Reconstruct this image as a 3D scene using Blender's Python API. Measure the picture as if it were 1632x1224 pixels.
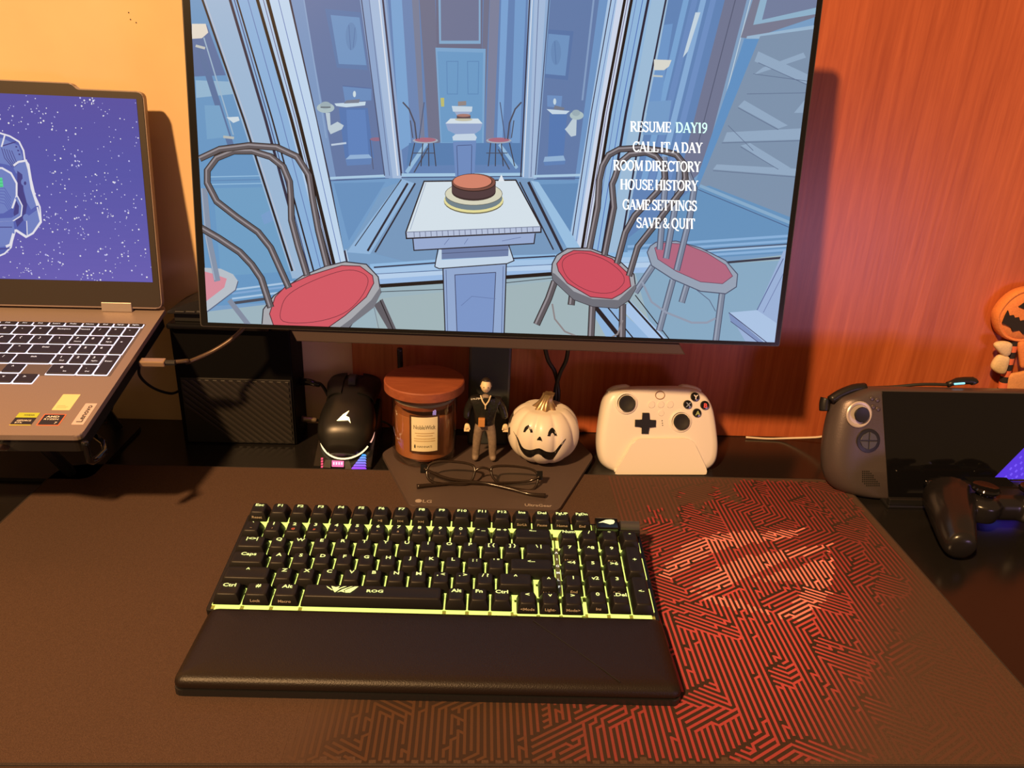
import bpy, bmesh, math, random
from mathutils import Vector, Matrix
import numpy as np

# ------------------------------------------------------------------ camera, world, lights
scene = bpy.context.scene
col = scene.collection
for o in list(bpy.data.objects): bpy.data.objects.remove(o)
sin, cos, pi = math.sin, math.cos, math.pi
F_PX = 1193.27
CAMP = Vector((.0112, -.7658, .4307))
YAW, PITCH, ROLL = .0541, .3900, .0476
_f = Vector((sin(YAW)*cos(PITCH), cos(YAW)*cos(PITCH), -sin(PITCH)))
_r0 = Vector((cos(YAW), -sin(YAW), 0)); _u0 = _r0.cross(_f)
_r = _r0*cos(ROLL) + _u0*sin(ROLL); _u = -_r0*sin(ROLL) + _u0*cos(ROLL)
cam_d = bpy.data.cameras.new('camera'); cam = bpy.data.objects.new('camera', cam_d); col.objects.link(cam)
cam_d.sensor_fit = 'HORIZONTAL'; cam_d.sensor_width = 36; cam_d.lens = F_PX/1632*36
cam_d.clip_start = .02; cam_d.clip_end = 30
cam.matrix_world = Matrix(((_r.x, _u.x, -_f.x, CAMP.x), (_r.y, _u.y, -_f.y, CAMP.y), (_r.z, _u.z, -_f.z, CAMP.z), (0, 0, 0, 1)))
scene.camera = cam
scene.view_settings.view_transform = 'Standard'
scene.view_settings.look = 'None'
scene.view_settings.exposure = 0.0
scene.view_settings.gamma = 1.0
scene.view_settings.use_curve_mapping = False

world = bpy.data.worlds.new('room'); scene.world = world; world.use_nodes = True
bg = world.node_tree.nodes['Background']
bg.inputs[0].default_value = (1, .56, .25, 1); bg.inputs[1].default_value = .21

ld = bpy.data.lights.new('ceiling_lamp_light', 'POINT'); lamp = bpy.data.objects.new('ceiling_lamp_light', ld); col.objects.link(lamp)
lamp.location = (-1.42, -2.20, 2.42); ld.energy = 740; ld.color = (1, .56, .235); ld.shadow_soft_size = .10
# added cool light behind the viewer, unseen, for the sheen on the wood
ad = bpy.data.lights.new('added_sheen_light', 'AREA'); sheen_src = bpy.data.objects.new('added_sheen_light', ad); col.objects.link(sheen_src)
ad.shape = 'RECTANGLE'; ad.size = .46; ad.size_y = .36; ad.energy = 4.2; ad.color = (.80, .50, 1)
sheen_src.location = (1.24, -1.65, -.10); sheen_src.rotation_euler = (Vector((.4, 0, .1))-Vector(sheen_src.location)).to_track_quat('-Z', 'Y').to_euler()

# ------------------------------------------------------------------ helpers
def ray(px, py):
    return (_r*((px-816)/F_PX) + _u*((612-py)/F_PX) + _f)
def onz(px, py, z=0.):
    d = ray(px, py); return CAMP + d*((z-CAMP.z)/d.z)
def ony(px, py, y):
    d = ray(px, py); return CAMP + d*((y-CAMP.y)/d.y)
class Plane:
    """a flat frame: origin, right, up, outward normal"""
    def __init__(s, O, u, v):
        s.O = Vector(O); s.u = Vector(u).normalized(); s.v = Vector(v).normalized(); s.n = s.u.cross(s.v)
        s.M = Matrix(((s.u.x, s.v.x, s.n.x, s.O.x), (s.u.y, s.v.y, s.n.y, s.O.y), (s.u.z, s.v.z, s.n.z, s.O.z), (0, 0, 0, 1)))
    def at(s, px, py, c=0.):
        d = ray(px, py); t = ((s.O + s.n*c - CAMP).dot(s.n))/d.dot(s.n); P = CAMP + d*t - s.O
        return (P.dot(s.u), P.dot(s.v))
    def w(s, a, b, c=0.): return s.O + s.u*a + s.v*b + s.n*c

def lin(c):
    c = c/255.; return c/12.92 if c <= .04045 else ((c+.055)/1.055)**2.4
def rgb(r, g, b): return (lin(r), lin(g), lin(b), 1)

MATS = {}
def mat(name, base=(.5, .5, .5), rough=.5, metal=0, emit=None, es=1., spec=.5, coat=0, noise=0, nscale=200, bump=0, bscale=400, sheen=0):
    if name in MATS: return MATS[name]
    m = bpy.data.materials.new(name); m.use_nodes = True; nt = m.node_tree; b = nt.nodes['Principled BSDF']
    b.inputs['Base Color'].default_value = (*base[:3], 1); b.inputs['Roughness'].default_value = rough; b.inputs['Metallic'].default_value = metal
    b.inputs['Specular IOR Level'].default_value = spec; b.inputs['Coat Weight'].default_value = coat; b.inputs['Coat Roughness'].default_value = .12
    if sheen: b.inputs['Sheen Weight'].default_value = sheen
    if emit: b.inputs['Emission Color'].default_value = (*emit[:3], 1); b.inputs['Emission Strength'].default_value = es
    if noise or bump:
        tc = nt.nodes.new('ShaderNodeTexCoord')
    if noise:
        n = nt.nodes.new('ShaderNodeTexNoise'); n.inputs['Scale'].default_value = nscale; n.inputs['Detail'].default_value = 4
        nt.links.new(tc.outputs['Object'], n.inputs['Vector'])
        r = nt.nodes.new('ShaderNodeValToRGB'); nt.links.new(n.outputs['Fac'], r.inputs[0])
        r.color_ramp.elements[0].position = .3; r.color_ramp.elements[1].position = .7
        r.color_ramp.elements[0].color = tuple(x*(1-noise) for x in base[:3]) + (1,); r.color_ramp.elements[1].color = tuple(min(1, x*(1+noise)) for x in base[:3]) + (1,)
        nt.links.new(r.outputs[0], b.inputs['Base Color'])
    if bump:
        n2 = nt.nodes.new('ShaderNodeTexNoise'); n2.inputs['Scale'].default_value = bscale; n2.inputs['Detail'].default_value = 3
        nt.links.new(tc.outputs['Object'], n2.inputs['Vector'])
        bp = nt.nodes.new('ShaderNodeBump'); bp.inputs['Strength'].default_value = bump; bp.inputs['Distance'].default_value = .001
        nt.links.new(n2.outputs['Fac'], bp.inputs['Height']); nt.links.new(bp.outputs[0], b.inputs['Normal'])
    MATS[name] = m; return m
def attr_mat(name, emission, rough=.5, spec=.3):
    m = bpy.data.materials.new(name); m.use_nodes = True; nt = m.node_tree; b = nt.nodes['Principled BSDF']
    a = nt.nodes.new('ShaderNodeVertexColor'); a.layer_name = 'print'
    b.inputs['Roughness'].default_value = rough; b.inputs['Specular IOR Level'].default_value = spec
    if emission:
        b.inputs['Base Color'].default_value = (.01, .01, .012, 1)
        nt.links.new(a.outputs[0], b.inputs['Emission Color']); b.inputs['Emission Strength'].default_value = emission
    else: nt.links.new(a.outputs[0], b.inputs['Base Color'])
    return m
def glass_mat(name, tint=(1, 1, 1), refl=.08):
    m = bpy.data.materials.new(name); m.use_nodes = True; nt = m.node_tree; nt.nodes.remove(nt.nodes['Principled BSDF'])
    t = nt.nodes.new('ShaderNodeBsdfTransparent'); t.inputs[0].default_value = (*tint, 1)
    g = nt.nodes.new('ShaderNodeBsdfGlossy'); g.inputs['Roughness'].default_value = .03
    lw = nt.nodes.new('ShaderNodeLayerWeight'); lw.inputs[0].default_value = .5
    pw = nt.nodes.new('ShaderNodeMath'); pw.operation = 'POWER'; pw.inputs[1].default_value = 3.2; nt.links.new(lw.outputs['Facing'], pw.inputs[0])
    f = nt.nodes.new('ShaderNodeMath'); f.operation = 'MULTIPLY_ADD'; f.inputs[1].default_value = .75; f.inputs[2].default_value = .06; nt.links.new(pw.outputs[0], f.inputs[0])
    mx = nt.nodes.new('ShaderNodeMixShader'); nt.links.new(f.outputs[0], mx.inputs[0]); nt.links.new(t.outputs[0], mx.inputs[1]); nt.links.new(g.outputs[0], mx.inputs[2])
    nt.links.new(mx.outputs[0], nt.nodes['Material Output'].inputs[0]); return m

def tag(o, label=None, cat=None, group=None, kind=None):
    if label: o['label'] = label
    if cat: o['category'] = cat
    if group: o['group'] = group
    if kind: o['kind'] = kind
    return o
def thing(name, label, cat, loc=(0, 0, 0), rotz=0, M=None, group=None):
    o = bpy.data.objects.new(name, None); col.objects.link(o); o.empty_display_size = .02
    if M is not None: o.matrix_world = M
    else: o.location = loc; o.rotation_euler = (0, 0, rotz)
    return tag(o, label, cat, group)
def link_mesh(name, me, parent=None, M=None, label=None):
    o = bpy.data.objects.new(name, me); col.objects.link(o)
    if parent is not None: o.parent = parent
    if M is not None: o.matrix_local = M
    if label: o['label'] = label
    return o
def obj(name, bm, m, parent=None, M=None, smooth=None, label=None):
    me = bpy.data.meshes.new(name)
    bmesh.ops.recalc_face_normals(bm, faces=bm.faces)
    bm.to_mesh(me); bm.free()
    for x in (m if isinstance(m, (list, tuple)) else [m]): me.materials.append(x)
    if smooth is not None:
        if smooth >= pi: me.shade_smooth()
        else:
            me.shade_smooth()
            try: me.set_sharp_from_angle(angle=smooth)
            except Exception: pass
    return link_mesh(name, me, parent, M, label)
def NB(): return bmesh.new()
def T(x, y, z): return Matrix.Translation((x, y, z))
def S(x, y, z): return Matrix.Diagonal((x, y, z, 1))
def RX(a): return Matrix.Rotation(a, 4, 'X')
def RY(a): return Matrix.Rotation(a, 4, 'Y')
def RZ(a): return Matrix.Rotation(a, 4, 'Z')
def box(bm, lo, hi, bev=0, seg=2, M=None):
    c = [(a+b)/2 for a, b in zip(lo, hi)]; s = [abs(b-a) for a, b in zip(lo, hi)]
    m = T(*c) @ S(*s)
    if M is not None: m = M @ m
    r = bmesh.ops.create_cube(bm, size=1, matrix=m); vs = r['verts']
    if bev:
        es = list({e for v in vs for e in v.link_edges})
        bmesh.ops.bevel(bm, geom=es, offset=bev, segments=seg, affect='EDGES', profile=.5)
    return bm
def prism(bm, pts, z0, z1, bev=0, seg=2, M=None, mi=0):
    f = lambda x, y, z: (M @ Vector((x, y, z))) if M is not None else Vector((x, y, z))
    lo = [bm.verts.new(f(x, y, z0)) for x, y in pts]; hi = [bm.verts.new(f(x, y, z1)) for x, y in pts]
    n = len(pts); fs = [bm.faces.new(hi), bm.faces.new(lo[::-1])]
    for i in range(n): fs.append(bm.faces.new((lo[i], lo[(i+1) % n], hi[(i+1) % n], hi[i])))
    for q in fs: q.material_index = mi
    if bev: bmesh.ops.bevel(bm, geom=list(fs[0].edges), offset=bev, segments=seg, affect='EDGES', profile=.5)
    return bm
def flat(bm, pts, z=0., M=None, mi=0):
    vs = [bm.verts.new((M @ Vector((x, y, z))) if M is not None else (x, y, z)) for x, y in pts]
    q = bm.faces.new(vs); q.material_index = mi; return q
def loft(bm, rings, cap0=True, cap1=True, closed=True, mi=0):
    R = [[bm.verts.new(p) for p in r] for r in rings]; n = len(R[0])
    for a, b in zip(R, R[1:]):
        for i in range(n if closed else n-1):
            bm.faces.new((a[i], a[(i+1) % n], b[(i+1) % n], b[i])).material_index = mi
    if cap0 and closed: bm.faces.new(R[0][::-1]).material_index = mi
    if cap1 and closed: bm.faces.new(R[-1]).material_index = mi
    return R
def lathe(bm, prof, n=32, c=(0, 0, 0), M=None, cap0=True, cap1=True, mi=0):
    rs = []
    for r, z in prof:
        ring = [Vector((c[0]+r*cos(2*pi*i/n), c[1]+r*sin(2*pi*i/n), c[2]+z)) for i in range(n)]
        if M is not None: ring = [M @ p for p in ring]
        rs.append(ring)
    loft(bm, rs, cap0, cap1, True, mi); return bm
def cyl(bm, c, r, h, n=20, M=None, bev=0, r2=None, mi=0):
    r2 = r if r2 is None else r2
    p = [(r, 0), (r2, h)] if not bev else [(r, 0), (r2, h-bev), (r2-bev*.3, h-bev*.3), (r2-bev, h)]
    return lathe(bm, p, n, c, M, mi=mi)
def smoothpath(pts, k=6):
    P = [Vector(p) for p in pts]; out = []
    for i in range(len(P)-1):
        p0 = P[max(i-1, 0)]; p1 = P[i]; p2 = P[i+1]; p3 = P[min(i+2, len(P)-1)]
        for j in range(k):
            t = j/k; out.append(.5*((2*p1) + (p2-p0)*t + (2*p0-5*p1+4*p2-p3)*t*t + (3*p1-p0-3*p2+p3)*t**3))
    out.append(P[-1]); return out
def tube(bm, pts, r, n=8, k=0, closed=False, mi=0):
    P = smoothpath(pts, k) if k else [Vector(p) for p in pts]
    rad = (lambda i: r(i/(len(P)-1))) if callable(r) else (lambda i: r)
    nrm = None; rings = []; L = len(P)
    for i in range(L):
        if closed: t = (P[(i+1) % L]-P[i-1])
        else: t = (P[min(i+1, L-1)]-P[max(i-1, 0)])
        if t.length < 1e-9: t = Vector((0, 0, 1))
        t.normalize()
        if nrm is None:
            nrm = t.orthogonal().normalized()
        nrm = (nrm - t*nrm.dot(t)); nrm.normalize(); b = t.cross(nrm)
        rings.append([P[i] + (nrm*cos(2*pi*j/n) + b*sin(2*pi*j/n))*rad(i) for j in range(n)])
    if closed:
        loft(bm, rings + [rings[0]], False, False)
    else: loft(bm, rings, mi=mi)
    return bm
def rpoly(pts, r, seg=4):
    out = []; n = len(pts)
    for i in range(n):
        p = Vector(pts[i]); a = Vector(pts[i-1]); b = Vector(pts[(i+1) % n])
        rr = min(r, (a-p).length*.45, (b-p).length*.45)
        pa = p+(a-p).normalized()*rr; pb = p+(b-p).normalized()*rr
        for j in range(seg+1):
            t = j/seg; out.append(tuple(pa*(1-t)**2 + p*2*t*(1-t) + pb*t*t))
    return out
def rrect(x0, y0, x1, y1, r, seg=4): return rpoly([(x0, y0), (x1, y0), (x1, y1), (x0, y1)], r, seg)
def ellipse(cx, cy, rx, ry, n=24, rot=0, a0=0, a1=2*pi):
    o = []
    m = n if abs(a1-a0-2*pi) < 1e-6 else n+1
    for i in range(m):
        a = a0+(a1-a0)*i/n; x = rx*cos(a); y = ry*sin(a); o.append((cx+x*cos(rot)-y*sin(rot), cy+x*sin(rot)+y*cos(rot)))
    return o
def smooth2(pts, k=4, closed=True):
    P = [Vector((p[0], p[1], 0)) for p in pts]; n = len(P); out = []
    for i in range(n if closed else n-1):
        g = (lambda j: P[j % n]) if closed else (lambda j: P[min(max(j, 0), n-1)])
        p0, p1, p2, p3 = g(i-1), g(i), g(i+1), g(i+2)
        for j in range(k):
            t = j/k; q = .5*((2*p1)+(p2-p0)*t+(2*p0-5*p1+4*p2-p3)*t*t+(3*p1-p0-3*p2+p3)*t**3); out.append((q.x, q.y))
    if not closed: out.append((P[-1].x, P[-1].y))
    return out
def clip_convex(sub, clip):
    """Sutherland-Hodgman, clip polygon counter-clockwise"""
    out = list(sub)
    for i in range(len(clip)):
        if not out: return []
        a = clip[i]; b = clip[(i+1) % len(clip)]; inp = out; out = []
        side = lambda p: (b[0]-a[0])*(p[1]-a[1])-(b[1]-a[1])*(p[0]-a[0])
        for j in range(len(inp)):
            p = inp[j-1]; q = inp[j]; sp = side(p); sq = side(q)
            if sq >= 0:
                if sp < 0: t = sp/(sp-sq); out.append((p[0]+(q[0]-p[0])*t, p[1]+(q[1]-p[1])*t))
                out.append(q)
            elif sp >= 0: t = sp/(sp-sq); out.append((p[0]+(q[0]-p[0])*t, p[1]+(q[1]-p[1])*t))
    return out

TXT = {}
def text_geo(s, bold=0.):
    """vertices and faces of a line of lettering, height 1, centred"""
    k = (s, bold)
    if k in TXT: return TXT[k]
    cu = bpy.data.curves.new('lettering', 'FONT'); cu.body = s; cu.size = 1.38; cu.offset = bold; cu.resolution_u = 2
    ob = bpy.data.objects.new('lettering', cu)
    me = bpy.data.meshes.new_from_object(ob)
    V = [(v.co.x, v.co.y) for v in me.vertices]; Fc = [tuple(p.vertices) for p in me.polygons]
    bpy.data.objects.remove(ob); bpy.data.meshes.remove(me); bpy.data.curves.remove(cu)
    if V:
        x0 = min(v[0] for v in V); x1 = max(v[0] for v in V); V = [(v[0]-(x0+x1)/2, v[1]-.5) for v in V]
        wd = x1-x0
    else: wd = 0
    TXT[k] = (V, Fc, wd); return TXT[k]
def text(bm, s, h, M, bold=.03, xs=1., fit=None, mi=0):
    """add lettering of cap height h in the plane of matrix M"""
    V, Fc, wd = text_geo(s, bold)
    if fit: xs = fit/(wd*h)
    vs = [bm.verts.new(M @ Vector((x*h*xs, y*h, 0))) for x, y in V]
    for f in Fc:
        try: bm.faces.new([vs[i] for i in f]).material_index = mi
        except ValueError: pass
    return bm

class Picture:
    """flat picture of coloured patches on a plane, traced in photo pixels"""
    def __init__(s, plane, clip, c0=.0002, step=3e-6):
        s.p = plane; s.clip = clip; s.V = []; s.F = []; s.C = []; s.c = c0; s.step = step
    def loc(s, pts, c): s.F.append(tuple(range(len(s.V), len(s.V)+len(pts)))); s.V += [(x, y, c) for x, y in pts]
    def poly(s, pts, color, up=True, px=True):
        q = [s.p.at(*p) for p in pts] if px else pts
        q = clip_convex(q, s.clip)
        if len(q) < 3: return
        if up: s.c += s.step
        s.loc(q, s.c); s.C.append(rgb(*color))
    def line(s, path, w, color, up=True, close=False):
        if up: s.c += s.step
        P = [Vector(p) for p in path]; n = len(P); L = []; Rr = []
        w2 = w if isinstance(w, (list, tuple)) else [w]*n
        for i in range(n):
            if close: a = P[i-1]; b = P[(i+1) % n]
            else: a = P[max(i-1, 0)]; b = P[min(i+1, n-1)]
            d1 = (P[i]-a); d2 = (b-P[i])
            d1 = d1.normalized() if d1.length > 1e-6 else d2.normalized(); d2 = d2.normalized() if d2.length > 1e-6 else d1
            t = (d1+d2); t = t.normalized() if t.length > 1e-6 else d1
            nn = Vector((-t.y, t.x)); k = 1/max(.5, nn.dot(Vector((-d1.y, d1.x))))
            L.append(tuple(P[i]+nn*w2[i]/2*k)); Rr.append(tuple(P[i]-nn*w2[i]/2*k))
        for i in range(n if close else n-1):
            j = (i+1) % n; s.poly([L[i], L[j], Rr[j], Rr[i]], color, up=False)
    def ell(s, cx, cy, rx, ry, color, n=28, rot=0, up=True): s.poly(ellipse(cx, cy, rx, ry, n, rot), color, up)
    def rod(s, path, w, fill=(94, 89, 95), edge=(22, 20, 26), hi=(156, 150, 156)):
        s.line(path, w+2.4, edge); s.line(path, w, fill)
        s.line([(x-w*.18, y-w*.16) for x, y in path], w*.3, hi)
    def build(s, name, m, parent, label=None):
        me = bpy.data.meshes.new(name); me.from_pydata(s.V, [], s.F)
        at = me.color_attributes.new('print', 'FLOAT_COLOR', 'CORNER')
        i = 0
        for f, c in zip(s.F, s.C):
            for _ in f: at.data[i].color = c; i += 1
        me.materials.append(m)
        return link_mesh(name, me, parent, None, label)

# ------------------------------------------------------------------ materials
M_black = mat('black plastic', (.012, .012, .013), .38)
M_blackm = mat('matte black plastic', (.016, .016, .017), .6, bump=.1, bscale=900)
M_gloss = mat('gloss black plastic', (.006, .006, .007), .08)
M_dark = mat('dark grey plastic', (.05, .05, .052), .45)
M_rubber = mat('black rubber', (.014, .014, .014), .7)
M_grey = mat('grey metal paint', (.24, .23, .22), .42, .3, noise=.06, nscale=900)
M_steel = mat('brushed steel', (.55, .53, .5), .28, 1)
M_white = mat('white plastic', (.80, .77, .72), .36)

# ------------------------------------------------------------------ the setting
def wood_material():
    m = bpy.data.materials.new('red-brown varnished wood'); m.use_nodes = True; nt = m.node_tree; b = nt.nodes['Principled BSDF']
    tc = nt.nodes.new('ShaderNodeTexCoord'); mp = nt.nodes.new('ShaderNodeMapping'); mp.inputs['Scale'].default_value = (1, 1, .045); mp.inputs['Rotation'].default_value = (0, .05, 0)
    nt.links.new(tc.outputs['Object'], mp.inputs[0])
    n1 = nt.nodes.new('ShaderNodeTexNoise'); n1.inputs['Scale'].default_value = 160; n1.inputs['Detail'].default_value = 6; n1.inputs['Roughness'].default_value = .65; n1.inputs['Distortion'].default_value = .3
    n2 = nt.nodes.new('ShaderNodeTexNoise'); n2.inputs['Scale'].default_value = 22; n2.inputs['Detail'].default_value = 3; n2.inputs['Distortion'].default_value = .4
    nt.links.new(mp.outputs[0], n1.inputs['Vector']); nt.links.new(mp.outputs[0], n2.inputs['Vector'])
    r1 = nt.nodes.new('ShaderNodeValToRGB'); e = r1.color_ramp.elements; e[0].position = .28; e[0].color = (.42, .098, .036, 1); e[1].position = .72; e[1].color = (.60, .165, .062, 1)
    nt.links.new(n1.outputs['Fac'], r1.inputs[0])
    r2 = nt.nodes.new('ShaderNodeValToRGB'); e = r2.color_ramp.elements; e[0].position = .3; e[0].color = (.84, .80, .78, 1); e[1].position = .7; e[1].color = (1.05, 1.05, 1.05, 1)
    nt.links.new(n2.outputs['Fac'], r2.inputs[0])
    mx = nt.nodes.new('ShaderNodeMix'); mx.data_type = 'RGBA'; mx.blend_type = 'MULTIPLY'; mx.inputs[0].default_value = 1
    nt.links.new(r1.outputs[0], mx.inputs[6]); nt.links.new(r2.outputs[0], mx.inputs[7]); nt.links.new(mx.outputs[2], b.inputs['Base Color'])
    b.inputs['Roughness'].default_value = .32; b.inputs['Specular IOR Level'].default_value = .5
    bp = nt.nodes.new('ShaderNodeBump'); bp.inputs['Strength'].default_value = .12; bp.inputs['Distance'].default_value = .001
    nt.links.new(n1.outputs['Fac'], bp.inputs['Height']); nt.links.new(bp.outputs[0], b.inputs['Normal'])
    return m
M_wall = mat('cream wall paint', (.78, .56, .31), .7, noise=.035, nscale=14, bump=.06, bscale=260)
M_wood = wood_material()
DZ = -.73
w = obj('wall_back', box(NB(), (-2.2, .128, DZ), (1.6, .18, 1.7)), M_wall); tag(w, 'cream painted wall behind laptop and monitor', 'wall', kind='structure')
for px, py in ((205, 20), (208, 31), (217, 36)):
    P = ony(px, py, .128); obj('nail_hole', cyl(NB(), (0, 0, 0), .0006, .0004, 10, T(P.x, .128, P.z) @ RX(pi/2)), M_blackm, w)
w = obj('trim_1', box(NB(), (-.1425, .1186, .0002), (1.5, .1279, 1.6), .001), M_wood); tag(w, 'red-brown varnished wood panel with vertical grain behind monitor', 'panel', kind='structure')
w = obj('floor', box(NB(), (-2.2, -2.4, DZ-.05), (1.6, .128, DZ)), mat('dark floor', (.06, .04, .03), .6, noise=.2, nscale=30)); tag(w, 'dark floor under the desk', 'floor', kind='structure')

# desk
M_desk = mat('black desk laminate', (.012, .011, .0105), .2, spec=.55, bump=.04, bscale=1500)
desk = thing('desk', 'wide black desk with a glossy top carrying all devices', 'desk', (0, -.17, DZ))
obj('desk_top', box(NB(), (-1.25, -.31, -DZ-.03), (1.25, .298, -DZ)), M_desk, desk)
for x in (-1.18, 1.18):
    for y in (-.26, .24): obj('leg', box(NB(), (x-.03, y-.03, 0), (x+.03, y+.03, -DZ-.03), .002), M_black, desk)

# mouse pad
PAD = .004
random.seed(7); rng = np.random.default_rng(5)
M_pad = mat('black fabric', (.088, .053, .038), .93, spec=.15, noise=.22, nscale=1400, bump=.35, bscale=1600, sheen=.0)
pad = thing('mouse_pad', 'large black cloth mouse pad with red maze print and eye emblem', 'mouse pad', (0, -.2, 0))
outline = rrect(-.45, -.2, .45, .2, .032, 8)
obj('cloth', prism(NB(), outline, .0001, PAD, .0008, 2), M_pad, pad)
b = NB(); tube(b, [(x, y, PAD-.0009) for x, y in rrect(-.4492, -.1992, .4492, .1992, .0315, 8)], .0011, 6, closed=True); obj('stitched_edge', b, mat('black thread', (.02, .018, .018), .8), pad, smooth=pi)
# printed maze: parallel strokes on a triangular lattice
def eye_shapes():
    up = [(1042, 925), (1060, 898), (1090, 868), (1135, 850), (1200, 848), (1292, 842), (1235, 862), (1180, 872), (1130, 884), (1085, 912)]
    mid = [(1100, 932), (1140, 906), (1200, 888), (1262, 876), (1330, 866), (1318, 878), (1262, 892), (1214, 912), (1166, 934), (1130, 944)]
    low = [(1196, 928), (1250, 912), (1330, 888), (1330, 925), (1308, 962), (1276, 992), (1232, 986), (1262, 962), (1282, 930), (1236, 930)]
    low2 = [(1090, 938), (1130, 950), (1180, 958), (1235, 982), (1180, 974), (1130, 962)]
    return [[tuple(onz(x, y, PAD)[:2]) for x, y in s] for s in (up, mid, low, low2)]
EYE = eye_shapes()
def inside(p, poly):
    r = False; n = len(poly)
    for i in range(n):
        a = poly[i]; c = poly[i-1]
        if (a[1] > p[1]) != (c[1] > p[1]) and p[0] < (c[0]-a[0])*(p[1]-a[1])/(c[1]-a[1])+a[0]: r = not r
    return r
def sm(a, b2, x):
    t = max(0, min(1, (x-a)/(b2-a))); return t*t*(3-2*t)
dx = .0047; pp = dx*1.1547; wd = .0021
seeds = np.column_stack([rng.uniform(-.16, .46, 300), rng.uniform(-.42, .02, 300)]); sdir = rng.choice([0, 1, 2], 300, p=[.60, .20, .20])
V = []; Fc = []; C = []
DIR = [(0, pp), (dx, pp/2), (dx, -pp/2)]
base_c = Vector((.088, .053, .038))
for i in range(int((.445+.13)/dx)):
    x = -.13+i*dx
    for j in range(int(.392/pp)):
        y = -.396+j*pp+(pp/2 if i % 2 else 0)
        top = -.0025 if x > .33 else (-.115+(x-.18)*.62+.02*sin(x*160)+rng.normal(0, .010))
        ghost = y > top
        if x < .17 and y > -.27: continue
        k = int(np.argmin(((seeds-(x, y))*(1.3, 1))[:, 0]**2 + (seeds[:, 1]-y)**2)); d = sdir[k]
        if rng.random() < .055: d = rng.integers(0, 3)
        q = (x+DIR[d][0], y+DIR[d][1])
        if q[0] > .445 or q[1] > -.004 or q[1] < -.397: continue
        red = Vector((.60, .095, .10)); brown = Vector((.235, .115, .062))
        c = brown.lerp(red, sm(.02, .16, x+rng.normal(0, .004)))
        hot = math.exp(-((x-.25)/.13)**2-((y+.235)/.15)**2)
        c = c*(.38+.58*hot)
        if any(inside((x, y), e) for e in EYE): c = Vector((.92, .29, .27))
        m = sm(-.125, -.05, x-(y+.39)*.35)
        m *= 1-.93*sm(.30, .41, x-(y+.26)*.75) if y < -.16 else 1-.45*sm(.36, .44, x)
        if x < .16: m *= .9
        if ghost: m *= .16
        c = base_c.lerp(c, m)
        if m < .04: continue
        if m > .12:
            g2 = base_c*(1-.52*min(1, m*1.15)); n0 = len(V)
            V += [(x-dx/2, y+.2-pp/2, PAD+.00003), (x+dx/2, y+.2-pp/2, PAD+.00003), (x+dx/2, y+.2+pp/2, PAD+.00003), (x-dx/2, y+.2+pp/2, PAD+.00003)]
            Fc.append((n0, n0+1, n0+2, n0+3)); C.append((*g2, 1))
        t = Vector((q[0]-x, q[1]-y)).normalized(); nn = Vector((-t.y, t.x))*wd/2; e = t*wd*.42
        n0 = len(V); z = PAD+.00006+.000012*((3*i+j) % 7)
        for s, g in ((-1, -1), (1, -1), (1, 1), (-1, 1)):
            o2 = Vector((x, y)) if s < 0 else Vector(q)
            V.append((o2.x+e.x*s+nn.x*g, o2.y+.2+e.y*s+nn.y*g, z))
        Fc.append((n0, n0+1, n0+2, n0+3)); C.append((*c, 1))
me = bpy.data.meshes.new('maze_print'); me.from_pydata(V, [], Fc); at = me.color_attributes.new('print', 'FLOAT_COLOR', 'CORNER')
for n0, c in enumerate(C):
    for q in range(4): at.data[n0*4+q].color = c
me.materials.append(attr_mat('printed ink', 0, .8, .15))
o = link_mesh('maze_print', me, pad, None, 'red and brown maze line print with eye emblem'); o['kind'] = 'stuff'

# ------------------------------------------------------------------ monitor
mr, mt = -.0148, .1539
MP = Plane((.0302, -.0276, .1791), (cos(mr), sin(mr), 0), (-sin(mr)*sin(mt), cos(mr)*sin(mt), cos(mt)))
mon = thing('monitor', 'large flat monitor showing a blue drawn room with two chairs', 'monitor', (.03, .03, .004))
MI = mon.matrix_world.inverted() if False else T(-.03, -.03, -.004)
ML = MI @ MP.M
HW, HH = .3015, .353
def mpart(name, bm, m, **k):
    return obj(name, bm, m, mon, ML, **k)
mpart('panel', prism(NB(), rrect(-HW, 0, HW, HH, .003, 3), -.009, -.0006, .0008), mat('panel back metal', (.16, .15, .15), .35, .6))
mpart('bezel', prism(NB(), rrect(-HW+.0012, .0012, HW-.0012, HH-.0012, .002, 3), -.0012, 0), mat('bezel glass black', (.006, .006, .007), .22))
sx0, sy0 = MP.at(331.5, 513.5); sx1, sy1 = MP.at(1234, 545.5)
SX0, SX1 = sx0, sx1; SY0 = (sy0+sy1)/2; SY1 = HH-.0085
scr = mpart('screen', flat_bm := prism(NB(), [(SX0, SY0), (SX1, SY0), (SX1, SY1), (SX0, SY1)], -.0005, .00012), mat('screen black', (.004, .004, .005), .25))
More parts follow.
